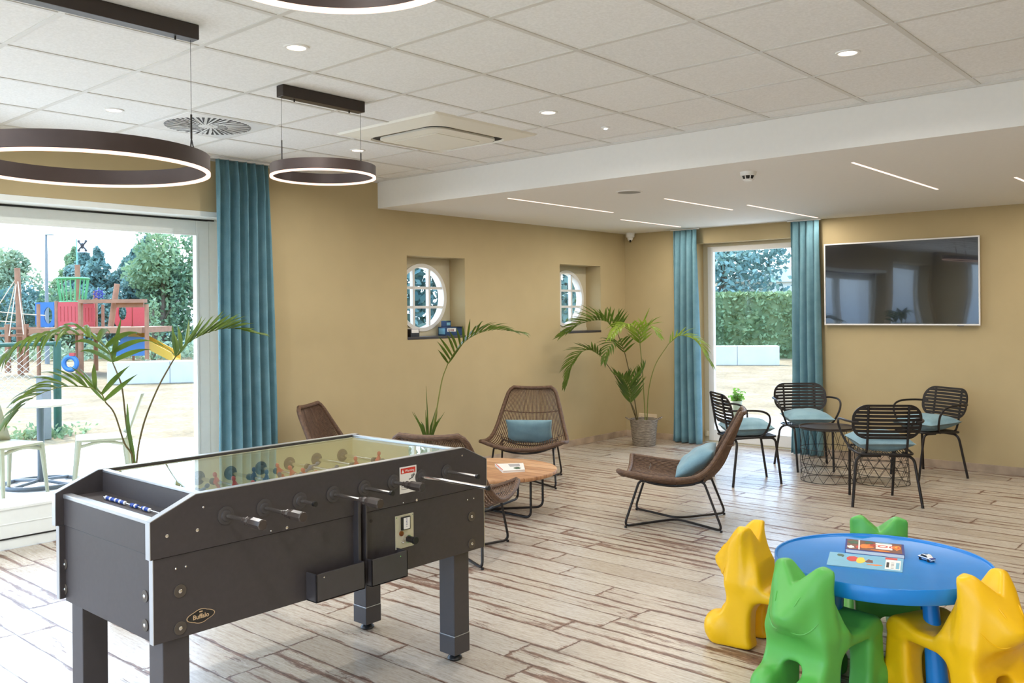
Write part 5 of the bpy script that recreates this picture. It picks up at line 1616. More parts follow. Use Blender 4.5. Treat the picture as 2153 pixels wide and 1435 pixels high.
def leaf_obj(t, mb, mat='palm', name='frond'):
    me = bpy.data.meshes.new(name); me.from_pydata([tuple(v) for v in mb.v], [], mb.f)
    me.materials.append(M[mat]); me.materials.append(M['stem']); me.polygons.foreach_set('material_index', mb.m); me.polygons.foreach_set('use_smooth', [True] * len(mb.f)); me.update()
    o = bpy.data.objects.new(name, me); C.objects.link(o); o.parent = t; return o
def spear(t, pts, w, mat='palm'):
    P = smooth_path(pts, 5); mb = MB(); n = len(P); vs_ = []
    sd = Vector((.75, .66, 0))
    for i, p in enumerate(P):
        u = i / (n - 1); ww = w * math.sin(PI * min(1, .12 + .85 * u)) ** .8
        vs_ += [p + sd * ww / 2, p + Vector((.66, -.75, 0)) * ww * .25, p - sd * ww / 2]
    mb.add(vs_, [(i * 3 + a, i * 3 + a + 1, i * 3 + a + 4, i * 3 + a + 3) for i in range(n - 1) for a in (0, 1)], 0, True)
    return leaf_obj(t, mb, mat, 'spear_leaf')
def pot(t, c_, r0, r1, h, handles=True):
    mb = MB(); x, y = c_
    prof = [(0, 0), (r0 * .97, 0), (r0, .008)] + [(r0 + (r1 - r0) * q / 12 + .0035 * (q % 2), .008 + (h - .016) * q / 12) for q in range(1, 13)] + [(r1 + .004, h), (r1 - .006, h + .002), (r1 - .014, h - .01), (r1 - .016, h * .82), (0, h * .82)]
    mb.lathe(prof, 44, (x, y, 0)); b = mb.build('basket_pot', M['basket'], t, sharp=60)
    mb = MB(); mb.cyl((x, y, h * .80), (x, y, h * .86), r1 - .018, 36); mb.build('soil', M['soil'], t)
    if handles:
        for s in (-1, 1):
            dx, dy = .7515 * s, .6597 * s
            c0 = Vector((x + dx * r1, y + dy * r1, h - .01)); px_, py_ = -.6597, .7515
            pts = [c0 + Vector((px_, py_, 0)) * .035, c0 + Vector((dx * .035, dy * .035, .018)) + Vector((px_, py_, 0)) * .024, c0 + Vector((dx * .05, dy * .05, .028)), c0 + Vector((dx * .035, dy * .035, .018)) - Vector((px_, py_, 0)) * .024, c0 - Vector((px_, py_, 0)) * .035]
            mb = MB(); mb.tube(smooth_path(pts, 4), .007, 8); mb.build('handle', M['basket'], b)
    return b
def plant(name, base, label):
    t = empty(name, (0, 0, 0), 0, label, 'potted palm'); return t
def rebase(t, x, y):
    for c in kids(t): c.matrix_parent_inverse = Matrix.Translation((-x, -y, 0))
    t.location = (x, y, 0)

# palm beside the big window
t = plant('potted_palm', None, 'potted palm with three arching fronds between football table and big window')
pot(t, (-5.05, 2.43), .14, .165, .30, False)
s1 = [(-5.05, 2.42, .24), (-5.05, 2.42, .66), (-5.09, 2.40, .90), (-5.12, 2.39, 1.12), (-5.15, 2.38, 1.20), (-5.19, 2.37, 1.27)]
f1 = [(-5.14, 2.34, 1.27), (-5.10, 2.29, 1.36), (-5.10, 2.19, 1.43), (-5.14, 2.06, 1.45), (-5.20, 1.91, 1.43), (-5.22, 1.81, 1.36)]
stem_part(t, s1, .0065, .004, M['brown_stem']); mb = MB(); frond(mb, shift_to(f1, s1[-1]), 13, .33, 1.9, .036, 1, 1.25, .35, .03, ends=.85); leaf_obj(t, mb)
s2 = [(-5.05, 2.42, .24), (-5.05, 2.42, .69), (-5.06, 2.37, .82), (-5.07, 2.32, .99), (-5.07, 2.27, 1.06)]
f2 = [(-5.17, 2.31, 1.05), (-5.14, 2.26, 1.12), (-5.15, 2.17, 1.15), (-5.19, 2.06, 1.15), (-5.23, 1.94, 1.10), (-5.25, 1.84, 1.01)]
stem_part(t, s2, .0065, .004, M['brown_stem']); mb = MB(); frond(mb, shift_to(f2, s2[-1]), 13, .28, .8, .030, 2, .95, .35, .03, ends=.75); leaf_obj(t, mb)
s3 = [(-5.04, 2.43, .24), (-5.04, 2.43, .66), (-5.02, 2.46, .90), (-4.97, 2.52, 1.11), (-4.93, 2.58, 1.25), (-4.91, 2.61, 1.31)]
f3 = [(-4.87, 2.58, 1.31), (-4.89, 2.66, 1.38), (-4.87, 2.77, 1.44), (-4.83, 2.91, 1.47), (-4.78, 3.05, 1.44)]
stem_part(t, s3, .0065, .004, M['brown_stem']); mb = MB(); frond(mb, shift_to(f3, s3[-1]), 14, .22, .28, .030, 3, .50, .25, .02, ends=.75); leaf_obj(t, mb)
mb = MB(); frond(mb, [(-4.91, 2.61, 1.31), (-4.94, 2.57, 1.36), (-4.99, 2.50, 1.40)], 3, .08, .2, .010, 4, .3, .1, .5); leaf_obj(t, mb)
spear(t, [(-5.05, 2.42, .3), (-5.05, 2.42, .69), (-5.07, 2.40, .90), (-5.08, 2.40, 1.04)], .026)
spear(t, [(-5.17, 2.36, 1.28), (-5.16, 2.37, 1.38), (-5.13, 2.39, 1.53)], .030)
spear(t, [(-4.91, 2.61, 1.31), (-4.915, 2.60, 1.40), (-4.93, 2.60, 1.49)], .022)
rebase(t, -5.05, 2.43)
# palm at the left wall behind the rattan chair
t = plant('potted_palm', None, 'slim potted palm with one arching frond against the wall below the nearer round window')
pot(t, (-5.77, 5.44), .135, .155, .33, False)
s = [(-5.77, 5.44, .26), (-5.76, 5.45, .40), (-5.71, 5.48, .69), (-5.66, 5.50, .95), (-5.61, 5.52, 1.09)]
f = [(-5.65, 5.55, 1.09), (-5.53, 5.54, 1.22), (-5.37, 5.57, 1.34), (-5.17, 5.63, 1.40), (-4.93, 5.71, 1.38)]
stem_part(t, s, .007, .0045); mb = MB(); frond(mb, shift_to(f, s[-1]), 20, .27, .62, .024, 6, .80, .30, .02, ends=.7); leaf_obj(t, mb)
spear(t, [(-5.78, 5.44, .3), (-5.78, 5.44, .52), (-5.79, 5.43, .90)], .012)
mb = MB()
for k in range(11):
    a = 2 * PI * k / 11; e = random.Random(k)
    d = Vector((.7515, .66, 0)) * math.cos(a) + Vector((-.66, .7515, 0)) * math.sin(a) * .6
    p0 = Vector((-5.78, 5.44, .30)); p1 = p0 + d * .06 + Vector((0, 0, .22)); p2 = p0 + d * e.uniform(.09, .16) + Vector((0, 0, e.uniform(.27, .40)))
    P = smooth_path([p0, p1, p2], 4); sd = Vector((.75, .66, 0)); vs_ = []
    for i, p in enumerate(P):
        u = i / (len(P) - 1); ww = .017 * math.sin(PI * min(1, .15 + .83 * u)); vs_ += [p + sd * ww / 2, p - sd * ww / 2]
    mb.add(vs_, [(2 * i, 2 * i + 1, 2 * i + 3, 2 * i + 2) for i in range(len(P) - 1)], 0, True)
leaf_obj(t, mb, 'palm', 'basal_leaves')
rebase(t, -5.77, 5.44)
# corner palm
t = plant('potted_palm', None, 'bushy many-fronded palm in a woven basket pot with handles in the far corner')
pot(t, (-5.63, 8.70), .128, .158, .305)
CP = [('s', [(-5.64, 8.68, .24), (-5.68, 8.65, .30), (-5.70, 8.59, .63), (-5.75, 8.50, 1.07), (-5.80, 8.42, 1.31)], 'F1', [(-5.86, 8.50, 1.30), (-5.84, 8.35, 1.40), (-5.87, 8.15, 1.44), (-5.93, 7.90, 1.40), (-5.99, 7.66, 1.29)], 22, .34, .42, .029, 'palm', .85),
      ('s', [(-5.65, 8.68, .24), (-5.69, 8.64, .28), (-5.66, 8.54, .43), (-5.72, 8.36, .73), (-5.82, 8.13, 1.05)], 'F2', [(-5.99, 8.38, 1.03), (-6.02, 8.23, 1.10), (-6.04, 8.08, 1.08), (-6.07, 7.94, .96), (-6.08, 7.84, .76)], 20, .25, .75, .026, 'palm', .7),
      ('s', None, 'F3', [(-5.75, 8.50, 1.07), (-5.73, 8.40, 1.17), (-5.72, 8.25, 1.20), (-5.70, 8.10, 1.14), (-5.68, 8.0, 1.02)], 13, .25, .8, .026, 'palm', .9),
      ('s', [(-5.62, 8.70, .24), (-5.60, 8.68, .34), (-5.55, 8.56, .83), (-5.49, 8.42, 1.18)], 'F4', [(-5.66, 8.67, 1.17), (-5.60, 8.52, 1.32), (-5.59, 8.33, 1.39), (-5.59, 8.14, 1.36), (-5.56, 7.96, 1.28)], 18, .25, .9, .026, 'palm_bright', .9),
      ('s', None, 'F4b', [(-5.49, 8.42, 1.18), (-5.44, 8.40, 1.32), (-5.36, 8.38, 1.39), (-5.27, 8.36, 1.36), (-5.18, 8.34, 1.28)], 12, .20, .5, .023, 'palm_bright', .8),
      ('s', [(-5.61, 8.71, .24), (-5.60, 8.72, .30), (-5.51, 8.62, .64), (-5.38, 8.56, .94), (-5.20, 8.55, 1.18)], 'F5', [(-5.41, 8.89, 1.17), (-5.28, 8.90, 1.26), (-5.15, 8.92, 1.24), (-5.03, 8.92, 1.16), (-4.91, 8.93, .98)], 16, .24, .85, .023, 'palm_bright', .7),
      ('s', [(-5.66, 8.67, .24), (-5.68, 8.60, .34), (-5.63, 8.43, .51)], 'F6', [(-5.75, 8.60, .49), (-5.70, 8.50, .64), (-5.68, 8.38, .76), (-5.67, 8.26, .82)], 14, .30, .12, .029, 'palm', .9),
      ('s', None, 'F6b', [(-5.63, 8.43, .51), (-5.58, 8.44, .66), (-5.53, 8.46, .80), (-5.48, 8.46, .92)], 12, .24, .12, .029, 'palm', .85)]
for i, (_, st, nm, fr, n, L, dr, w, mt, sp__) in enumerate(CP):
    if st: stem_part(t, st, .0075, .0045, M['stem'] if mt != 'palm' else M['brown_stem']); fr = shift_to(fr, st[-1])
    mb = MB(); frond(mb, fr, n, L, dr, w, 20 + i, sp__, .35 if dr < .5 else .2, .02, ends=.7); leaf_obj(t, mb, mt)
for pts in ([(-5.80, 8.42, 1.31), (-5.83, 8.38, 1.45), (-5.87, 8.33, 1.60)], [(-5.80, 8.42, 1.31), (-5.79, 8.43, 1.45), (-5.78, 8.44, 1.58)], [(-5.79, 8.43, 1.31), (-5.75, 8.45, 1.42), (-5.73, 8.47, 1.50)]):
    spear(t, pts, .022)
spear(t, [(-5.46, 8.40, 1.36), (-5.41, 8.40, 1.46), (-5.36, 8.42, 1.58)], .018, 'palm_bright')
rebase(t, -5.63, 8.70)

# ================================================================== OUTDOORS
mb = MB(); mb.box(-120, XO, -60, 100, -.16, -.06); mb.box(XO, 40, YO, 100, -.16, -.06); mb.box(XO, 40, -60, YN - .3, -.16, -.06)
struct(mb.build('lawn', M['grass']))
mb = MB(); mb.prism([(XO, -8), (XO, 7.5), (-9.2, 7.0), (-10.6, 5.7), (-11.2, 4.6), (-11.3, -8)], .06, 'z', -.06)
mb.prism([(-7.5, YO), (-1.5, YO), (-1.5, 12.2), (-7.5, 12.2)], .06, 'z', -.06)
mb.prism([(XO, -8), (XR + .3, -8), (XR + .3, YN - .3), (XO, YN - .3)], .06, 'z', -.06)
struct(mb.build('terrace', M['terrace']))
mb = MB(); mb.box(XO - 1.35, XO, YN - .3, YO + .8, 2.72, 2.86); mb.box(XO, XR, YO, YO + .75, 2.72, 2.86)  # unseen eave, added and sized to keep direct sun off the floor
struct(mb.build('sun_blocking_eave', M['white_paint']))
mb = MB(); mb.box(XO - 1.35, XR + .3, YN - .3, YO + .8, 2.98, 3.06); struct(mb.build('roof', M['white_paint']))

# leaf clouds
def leaf_cloud(rnd, n, sampler, size):
    P = np.array([sampler() for _ in range(n)])
    rg = np.random.RandomState(rnd)
    a = rg.normal(size=(n, 3)); a /= np.linalg.norm(a, axis=1)[:, None]
    b = rg.normal(size=(n, 3)); b -= (a * b).sum(1)[:, None] * a; b /= np.linalg.norm(b, axis=1)[:, None]
    s = size * rg.uniform(.6, 1.3, (n, 1))
    V = np.concatenate([P - a * s, P + b * s * .55, P + a * s, P - b * s * .55], 1).reshape(-1, 3)
    F = np.arange(4 * n).reshape(-1, 4)
    return V, F
def tree(name, x, y, h, r, mat, label, seed, conifer=False, n=2600, group='trees beyond the playground', leaf=.16, bare=.06):
    rnd = random.Random(seed)
    t = empty(name, (x, y, -.06), 0, label, 'tree', group)
    lumps = []
    if conifer:
        for k in range(26):
            q = k / 25; rr = r * (1 - q ** 1.6) ** .9 * rnd.uniform(.8, 1.1); a = rnd.uniform(0, 2 * PI)
            lumps.append((rr * .55 * math.cos(a), rr * .55 * math.sin(a), h * (bare + (1 - bare) * q), rr * .62 + .12, .16 * h * (1 - q * .7)))
    else:
        for k in range(16):
            a = rnd.uniform(0, 2 * PI); q = rnd.uniform(.12, .86); rr = r * rnd.uniform(.2, .62) * (1.1 - abs(q - .5))
            lumps.append((rr * math.cos(a), rr * math.sin(a), h * q, r * rnd.uniform(.32, .50), h * rnd.uniform(.12, .20)))
        lumps.append((0, 0, h * .84, r * .45, h * .16)); lumps.append((0, 0, h * .5, r * .7, h * .4))
    def smp():
        l = lumps[rnd.randrange(len(lumps))]
        while True:
            p = (rnd.uniform(-1, 1), rnd.uniform(-1, 1), rnd.uniform(-1, 1)); d = p[0] ** 2 + p[1] ** 2 + p[2] ** 2
            if .35 < d < 1: break
        return (l[0] + p[0] * l[3], l[1] + p[1] * l[3], max(.05, l[2] + p[2] * l[4]))
    V, F = leaf_cloud(seed, n, smp, leaf)
    me = bpy.data.meshes.new('foliage'); me.from_pydata(V.tolist(), [], F.tolist()); me.materials.append(M[mat]); me.update()
    o = bpy.data.objects.new('foliage', me); C.objects.link(o); o.parent = t
    mb = MB(); mb.tube([(0, 0, 0), (.04 * r, 0, h * .35), (0, .03 * r, h * .8)], [r * .07 + .05, r * .05 + .03, .03], 8)
    for k in range(6):
        a = 2 * PI * k / 6; z = h * (.25 + .08 * k); mb.tube([(0, 0, z), (r * .5 * math.cos(a), r * .5 * math.sin(a), z + h * .12)], [.05, .015], 5)
    mb.build('trunk', M['bark'], t)
    return t
SO = Vector((-24.59, 10.351, 0)); SX = Vector((.7515, .6597, 0)); SD = Vector((-.6597, .7515, 0))
def sp_at(X, D): p = SO + SX * X + SD * D; return p.x, p.y
# X: metres to the right of the climbing ship mast, D: metres beyond it
TR = [(-11.0, 14, 4.6, 1.9, 'tree_pale', 0, 'pale loose tree cut by the left edge of the photo'),
      (-9.3, 13, 4.5, 1.6, 'tree_pale', 0, 'pale loose tree between the rope mast and the tall lamp post'),
      (-8.0, 16, 4.5, 1.6, 'tree_green', 1, 'green conifer just right of the tall lamp post'),
      (-6.7, 14, 4.3, 1.7, 'tree_blue', 1, 'bluish conifer directly behind the crow nest basket'),
      (-5.6, 13, 4.25, 1.6, 'tree_blue', 1, 'bluish conifer just right of the pirate flag'),
      (-4.5, 14, 4.25, 1.7, 'tree_blue', 1, 'bluish conifer behind the leaning timber post'),
      (-3.5, 13, 4.7, 1.7, 'tree_blue', 1, 'bluish conifer behind the right end of the climbing ship'),
      (-2.5, 12, 5.2, 1.5, 'tree_green', 0, 'tall broad leafy tree at the right side of the big window view'),
      (-.9, 13, 5.6, 1.8, 'tree_green', 0, 'broad leafy tree cut by the big window frame'),
      (1.6, 14, 5.2, 2.2, 'tree_green', 0, 'leafy tree hidden behind the teal curtain of the big window'),
      (4.6, 14, 5.4, 2.4, 'tree_blue', 0, 'bluish tree hidden behind the beige wall right of the curtain'),]
for i, (X, D, h, r, mt, cf, lb) in enumerate(TR):
    x, y = sp_at(X, D); tree('conifer_tree' if cf else 'leafy_tree', x, y, h, r, mt, lb, 100 + i, bool(cf), n=6500, leaf=.10)
for i, (X, D, h, r, lb) in enumerate([(-10.3, 10.5, 2.4, 1.3, 'low green shrub at the left photo edge below the pale tree'), (-8.7, 11, 2.7, 1.4, 'low green shrub behind the foot of the lamp post'),
                                   (-7.3, 10.5, 2.9, 1.4, 'low green shrub behind the blue window panel'), (-5.9, 11, 2.8, 1.4, 'low green shrub behind the red slotted panel'),
                                   (-4.4, 11, 2.8, 1.4, 'low green shrub behind the yellow slide')]):
    x, y = sp_at(X, D); tree('shrub', x, y, h, r, 'tree_green' if i % 2 else 'tree_blue', lb, 180 + i, False, n=3000, group='shrubs behind the climbing ship', leaf=.08)
x, y = sp_at(-.46, 6); tree('sapling', x, y, 2.3, .45, 'tree_green', 'thin young sapling right of the climbing ship', 140, False, 500, leaf=.07)
# trees seen through the round windows and the door
for i, (x, y, h, r, mt, lb) in enumerate([(-17.0, 14.2, 5.2, 2.0, 'tree_blue', 'bluish tree seen through the nearer round window'),
                                       (-15.4, 15.6, 4.9, 1.6, 'tree_blue', 'bluish tree seen in the right half of the nearer round window'),
                                       (-14.8, 18.0, 5.2, 1.5, 'tree_blue', 'bluish tree seen through the farther round window')]):
    tree('leafy_tree', x, y, h, r, mt, lb, 150 + i, False, 3000, group='trees seen through the round windows', leaf=.12)
tree('cedar_tree', -16.2, 30.4, 6.3, 3.0, 'tree_blue', 'large dark conifer above the hedge in the glazed door view', 170, True, 9000, group='tree above the hedge', bare=.36, leaf=.11)
# clipped hedge beyond the door
def hedge(name, a, b, depth, h, label, seed, n=9000):
    A, B = Vector((*a, 0)), Vector((*b, 0)); d = (B - A); L = d.length; d.normalize(); nn = Vector((-d.y, d.x, 0))
    c = (A + B) / 2
    t = empty(name, (c.x, c.y, -.06), 0, label, 'hedge')
    mb = MB(); an = math.atan2(d.y, d.x)
    mb.box(-L / 2 + .1, L / 2 - .1, -depth / 2 + .12, depth / 2 - .12, 0, h - .12, M=Matrix.Rotation(an, 4, 'Z')); mb.build('inner_growth', M['hedge'], t)
    rnd = random.Random(seed)
    def smp():
        u = rnd.uniform(-L / 2, L / 2); f = rnd.random()
        if f < .6: p = (u, -depth / 2 + rnd.uniform(-.05, .14), rnd.uniform(0, h))
        elif f < .9: p = (u, rnd.uniform(-depth / 2, depth / 2), h + rnd.uniform(-.14, .05))
        else: p = (u, depth / 2, rnd.uniform(0, h))
        q = d * p[0] + nn * p[1]
        return (q.x, q.y, p[2])
    V, F = leaf_cloud(seed, n, smp, .085)
    me = bpy.data.meshes.new('foliage'); me.from_pydata(V.tolist(), [], F.tolist()); me.materials.append(M['hedge']); me.update()
    o = bpy.data.objects.new('foliage', me); C.objects.link(o); o.parent = t
    return t
hedge('clipped_hedge', (-19.5, 24.2), (-9.5, 30.2), 1.2, 2.14, 'long clipped green hedge behind the low white wall outside the glazed door', 31)

# white shed behind the hedge
t = empty('white_building', (-14.6, 37.6, -.06), R(32), 'white building with a low gable roof behind the hedge in the door view', 'building')
mb = MB(); mb.box(-5, 5, -3, 3, 0, 2.7); mb.build('wall', M['white_roof'], t)
mb = MB(); mb.prism([(-5.3, 2.7), (5.3, 2.7), (0, 3.75)], 6.6, 'y', -3.3); mb.build('roof', M['white_roof'], t)

# low concrete walls
def low_wall(a, b, h, th, label):
    A, B = Vector((*a, 0)), Vector((*b, 0)); c = (A + B) / 2; d = B - A
    t = empty('low_concrete_wall', (c.x, c.y, -.06), math.atan2(d.y, d.x), label, 'wall')
    L = d.length
    mb = MB(); mb.box(-L / 2, L / 2, -th / 2, th / 2, 0, h); mb.build('block', M['concrete'], t, bevel=.02)
    mb = MB(); k = int(L // 1.6)
    for i in range(1, k + 1): x_ = -L / 2 + i * L / (k + 1); mb.box(x_ - .008, x_ + .008, -th / 2 - .002, th / 2 + .002, 0, h + .001)
    mb.build('joint', M['grey_post'], t)
    return t
low_wall((-20.9, 9.45), (-17.6, 13.9), .52, .5, 'low pale concrete wall in front of the yellow slide')
low_wall((-14.2, 22.6), (-11.15, 24.35), .56, .5, 'low white concrete wall in front of the hedge in the door view')

# climbing ship
def SP(px, py, D=0.0):
    k = 1 + D / 24
    return Vector(((px - 170) * .01284 * k - .485 * D, D, 1.5525 + ((784 - py) * .01284 - 1.5525) * k))
ship = empty('climbing_ship', SO, math.atan2(.6597, .7515), 'timber playground climbing ship with red panels, green crow nest and yellow slide', 'playground structure')
def post(px0, px1, pyt, pyb, D=0, lean=0, name='post', mat='timber'):
    a = SP((px0 + px1) / 2, pyb, D); b = SP((px0 + px1) / 2 + lean, pyt, D); w = (px1 - px0) * .01284 / 2
    mb = MB(); mb.tube([a, b], [w, w * .92], 10); return mb.build(name, M[mat], ship)
post(159, 171, 556, 784, .8, name='mast'); post(165, 176, 630, 788, -.3); post(197, 207, 612, 779, 1.6); post(305, 314, 640, 756, -.3)
post(78, 86, 638, 790, .0); post(116, 124, 632, 790, -.3); post(278, 284, 640, 758, 1.6)
post(228, 240, 597, 686, -.1, lean=14, name='leaning_post'); post(214, 221, 640, 688, 1.4); post(276, 282, 640, 688, 1.4)
def panel(px0, px1, py0, py1, D, mat, name='panel', hole=None, slots=0):
    mb = MB(); a, b = SP(px0, py1, D), SP(px1, py0, D)
    if hole:
        hc_ = SP(hole[0], hole[1], D); cx, cz, rx, rz = hc_.x, hc_.z, hole[2] * .01284, hole[3] * .01284
        K = 32
        for yy in (D - .02, D + .02):
            v = []
            for k in range(K):
                an = 2 * PI * k / K + .001; ca, sa = math.cos(an), math.sin(an)
                tx = ((b.x - cx) if ca > 0 else (cx - a.x)) / max(1e-6, abs(ca)); tz = ((b.z - cz) if sa > 0 else (cz - a.z)) / max(1e-6, abs(sa)); q = min(tx, tz)
                v += [(cx + ca * q, yy, cz + sa * q), (cx + rx * ca, yy, cz + rz * sa)]
            mb.add(v, [(2 * k, 2 * ((k + 1) % K), 2 * ((k + 1) % K) + 1, 2 * k + 1) for k in range(K)])
    elif slots:
        w = (b.x - a.x) / (2 * slots + 1)
        mb.box(a.x, b.x, D - .02, D + .02, a.z, a.z + .14); mb.box(a.x, b.x, D - .02, D + .02, b.z - .12, b.z)
        for k in range(slots + 1): mb.box(a.x + 2 * k * w - w * .28, a.x + 2 * k * w + w * 1.28, D - .02, D + .02, a.z + .14, b.z - .12)
    else: mb.box(a.x, b.x, D - .02, D + .02, a.z, b.z)
    return mb.build(name, M[mat], ship)
panel(124, 166, 634, 686, -.3, 'red_panel', 'red_panel', slots=5); panel(177, 200, 638, 686, 1.4, 'red_panel', 'red_panel', slots=3)
panel(243, 279, 640, 686, 1.2, 'red_panel', 'red_panel', hole=(259, 657, 9, 17)); panel(281, 306, 642, 686, 1.2, 'red_panel', 'red_panel')
panel(76, 116, 634, 686, .9, 'blue_panel', 'blue_window_panel', hole=(103, 662, 9, 18))
mb = MB(); a, b = SP(168, 637, -.45), SP(319, 630, 0); mb.box(a.x, b.x, -.5, -.25, a.z, b.z); mb.box(a.x + .9, b.x - .1, -.28, -.2, a.z - .12, a.z); mb.build('top_rail', M['timber'], ship)
mb = MB(); a, b = SP(78, 700, 0), SP(312, 688, 0); mb.box(a.x, b.x, -.4, 1.7, a.z, b.z); mb.build('deck', M['timber'], ship)
mb = MB(); cN = SP(155, 585, .8); cB = SP(155, 634, .8); K = 20
ringp = lambda c, r: [(c.x + r * math.cos(2 * PI * k / 28), c.y + r * math.sin(2 * PI * k / 28), c.z) for k in range(28)]
mb.tube(ringp(cN, .41), .03, 8, closed=True); mb.tube(ringp(cB, .32), .025, 8, closed=True)
for k in range(K):
    a = 2 * PI * k / K; mb.tube([(cN.x + .41 * math.cos(a), cN.y + .41 * math.sin(a), cN.z), (cB.x + .32 * math.cos(a), cB.y + .32 * math.sin(a), cB.z)], .016, 5)
mb.build('crow_nest', M['green_tube'], ship)
mb = MB(); c = SP(209, 618, .9)
MX = Matrix.Rotation(PI / 2, 4, 'X') @ Matrix.Rotation(.5, 4, 'Y')
mb.tube([c + MX @ Vector((.1 * math.cos(2 * PI * k / 20), .1 * math.sin(2 * PI * k / 20), 0)) for k in range(20)], .018, 6, closed=True)
for k in range(4):
    a = PI * k / 4; d = MX @ Vector((.17 * math.cos(a), .17 * math.sin(a), 0)); mb.tube([c - d, c + d], .012, 5)
mb.build('steering_wheel', M['navy_print'], ship)
mb = MB(); p0, p1, p2 = SP(280, 702, .6), SP(330, 730, .6), SP(372, 752, .6)
for s in (-.28, .28): mb.add([(p.x, p.y + s + o_, p.z + dz) for p in (p0, p1, p2) for o_ in (-.02, .02) for dz in (-.12, .12)], [(0, 1, 3, 2), (0, 4, 5, 1), (2, 3, 7, 6), (1, 5, 7, 3), (0, 2, 6, 4), (4, 8, 9, 5), (6, 7, 11, 10), (5, 9, 11, 7), (4, 6, 10, 8), (8, 10, 11, 9)])
mb.add([(p.x, p.y + s, p.z - .10 + dz) for p in (p0, p1, p2) for s in (-.28, .28) for dz in (0, .04)], [(0, 2, 3, 1), (1, 3, 7, 5), (0, 4, 6, 2), (5, 7, 11, 9), (4, 8, 10, 6), (0, 1, 5, 4), (2, 6, 7, 3), (4, 5, 9, 8), (6, 10, 11, 7), (8, 9, 11, 10)])
mb.build('slide', M['yellow_slide'], ship)
mb = MB(); a = SP(240, 708, .2)
mb.prism([(SP(236, 745).x, .45), (SP(302, 745).x, .45), (SP(296, 715).x, .95), (SP(250, 712).x, .98)], .06, 'y', .2); mb.build('blue_climbing_wall', M['blue_panel'], ship)
mb = MB(); c = SP(148, 763, -.6); mb.tube([(c.x + .17 * math.cos(2 * PI * k / 24), c.y, c.z + .2 + .17 * math.sin(2 * PI * k / 24) - .2) for k in range(24)], .065, 8, closed=True); mb.build('crawl_ring', M['blue_panel'], ship)
mb = MB(); c = SP(152, 745, -.6); mb.box(c.x - .05, c.x + .08, -.66, -.56, c.z - .03, c.z + .05); mb.build('ring_clasp', M['red_panel'], ship)
# flag on the mast
mb = MB(); mb.cyl(SP(164, 560, .8), SP(164, 502, .8), .02, 8); mb.build('flag_pole', M['blue_print'], ship)
mb = MB(); a, b = SP(165, 530, .8), SP(187, 503, .8); mb.box(a.x, b.x, .79, .81, a.z, b.z); fl = mb.build('flag', M['paper'], ship)
mb = MB(); cx, cz = (a.x + b.x) / 2, (a.z + b.z) / 2
for (u, w_, ru, rw) in ((0, .02, .05, .055), (0, -.055, .028, .025)): mb.lathe([(0, 0), (1, 0), (1, .01), (0, .01)], 16, (cx + u, .789, cz + w_), 0, Matrix.Rotation(PI / 2, 4, 'X') @ Matrix.Diagonal((ru, rw, 1, 1)))
for s in (-1, 1): mb.tube([(cx - .11, .785, cz - .12 * s), (cx + .11, .785, cz + .12 * s)], .018, 6)
for (dx, dz) in ((-.1, .13), (.1, .13), (-.1, -.13), (.1, -.13)): mb.ellipsoid((cx + dx, .785, cz + dz), (.035, .01, .03), 8, 5)
mb.build('flag_emblem', M['black_print'], fl)
# rigging and bow part at the left
bow = empty('rope_mast', sp_at(-1.9, .4) + (0,), math.atan2(.6597, .7515), 'leaning timber mast with fanned pale ropes left of the climbing ship', 'playground structure')
def BP(px, py, D=0): p = SP(px, py, D); return Vector((p.x + 1.9, p.y, p.z))
mb = MB(); mb.tube([BP(27, 788), BP(21, 560)], [.085, .075], 10); mb.build('mast', M['timber'], bow)
mb = MB(); top = BP(21, 578)
for (px, py, D) in ((-8, 690, .5), (2, 705, -.5), (22, 706, .9), (38, 695, .6), (33, 702, -.6), (-20, 640, 0)): mb.tube([top, BP(px, py, D)], .014, 5)
mb.tube([BP(-30, 652), BP(30, 658), BP(80, 662)], .014, 5); mb.tube([BP(-30, 672), BP(20, 676)], .014, 5)
mb.build('rope', M['rope'], bow)
mb = MB()
for (px0, px1, py) in ((-30, 80, 688), (-30, 50, 703), (30, 80, 701)):
    a, b = BP(px0, py + 3), BP(px1, py - 2); mb.box(a.x, b.x, -.3, -.2, a.z, b.z)
for px in (50, 12): a, b = BP(px - 4, 782), BP(px + 4, 680); mb.box(a.x, b.x, -.35, -.22, a.z, b.z)
mb.build('balance_rails', M['timber'], bow)

# lamp post
x, y = sp_at(-4.04, 6)
t = empty('lamp_post', (x, y, -.06), math.atan2(.6597, .7515), 'tall slim grey lamp post with a short arm rising in front of the trees', 'lamp post')
mb = MB(); mb.tube([(0, 0, 0), (0, 0, 2.0), (0, 0, 4.35)], [.075, .06, .035], 12); mb.build('pole', M['grey_post'], t)
mb = MB(); mb.box(-.02, .24, -.05, .05, 4.33, 4.37); mb.build('lamp_head', M['grey_post'], t, bevel=.01)

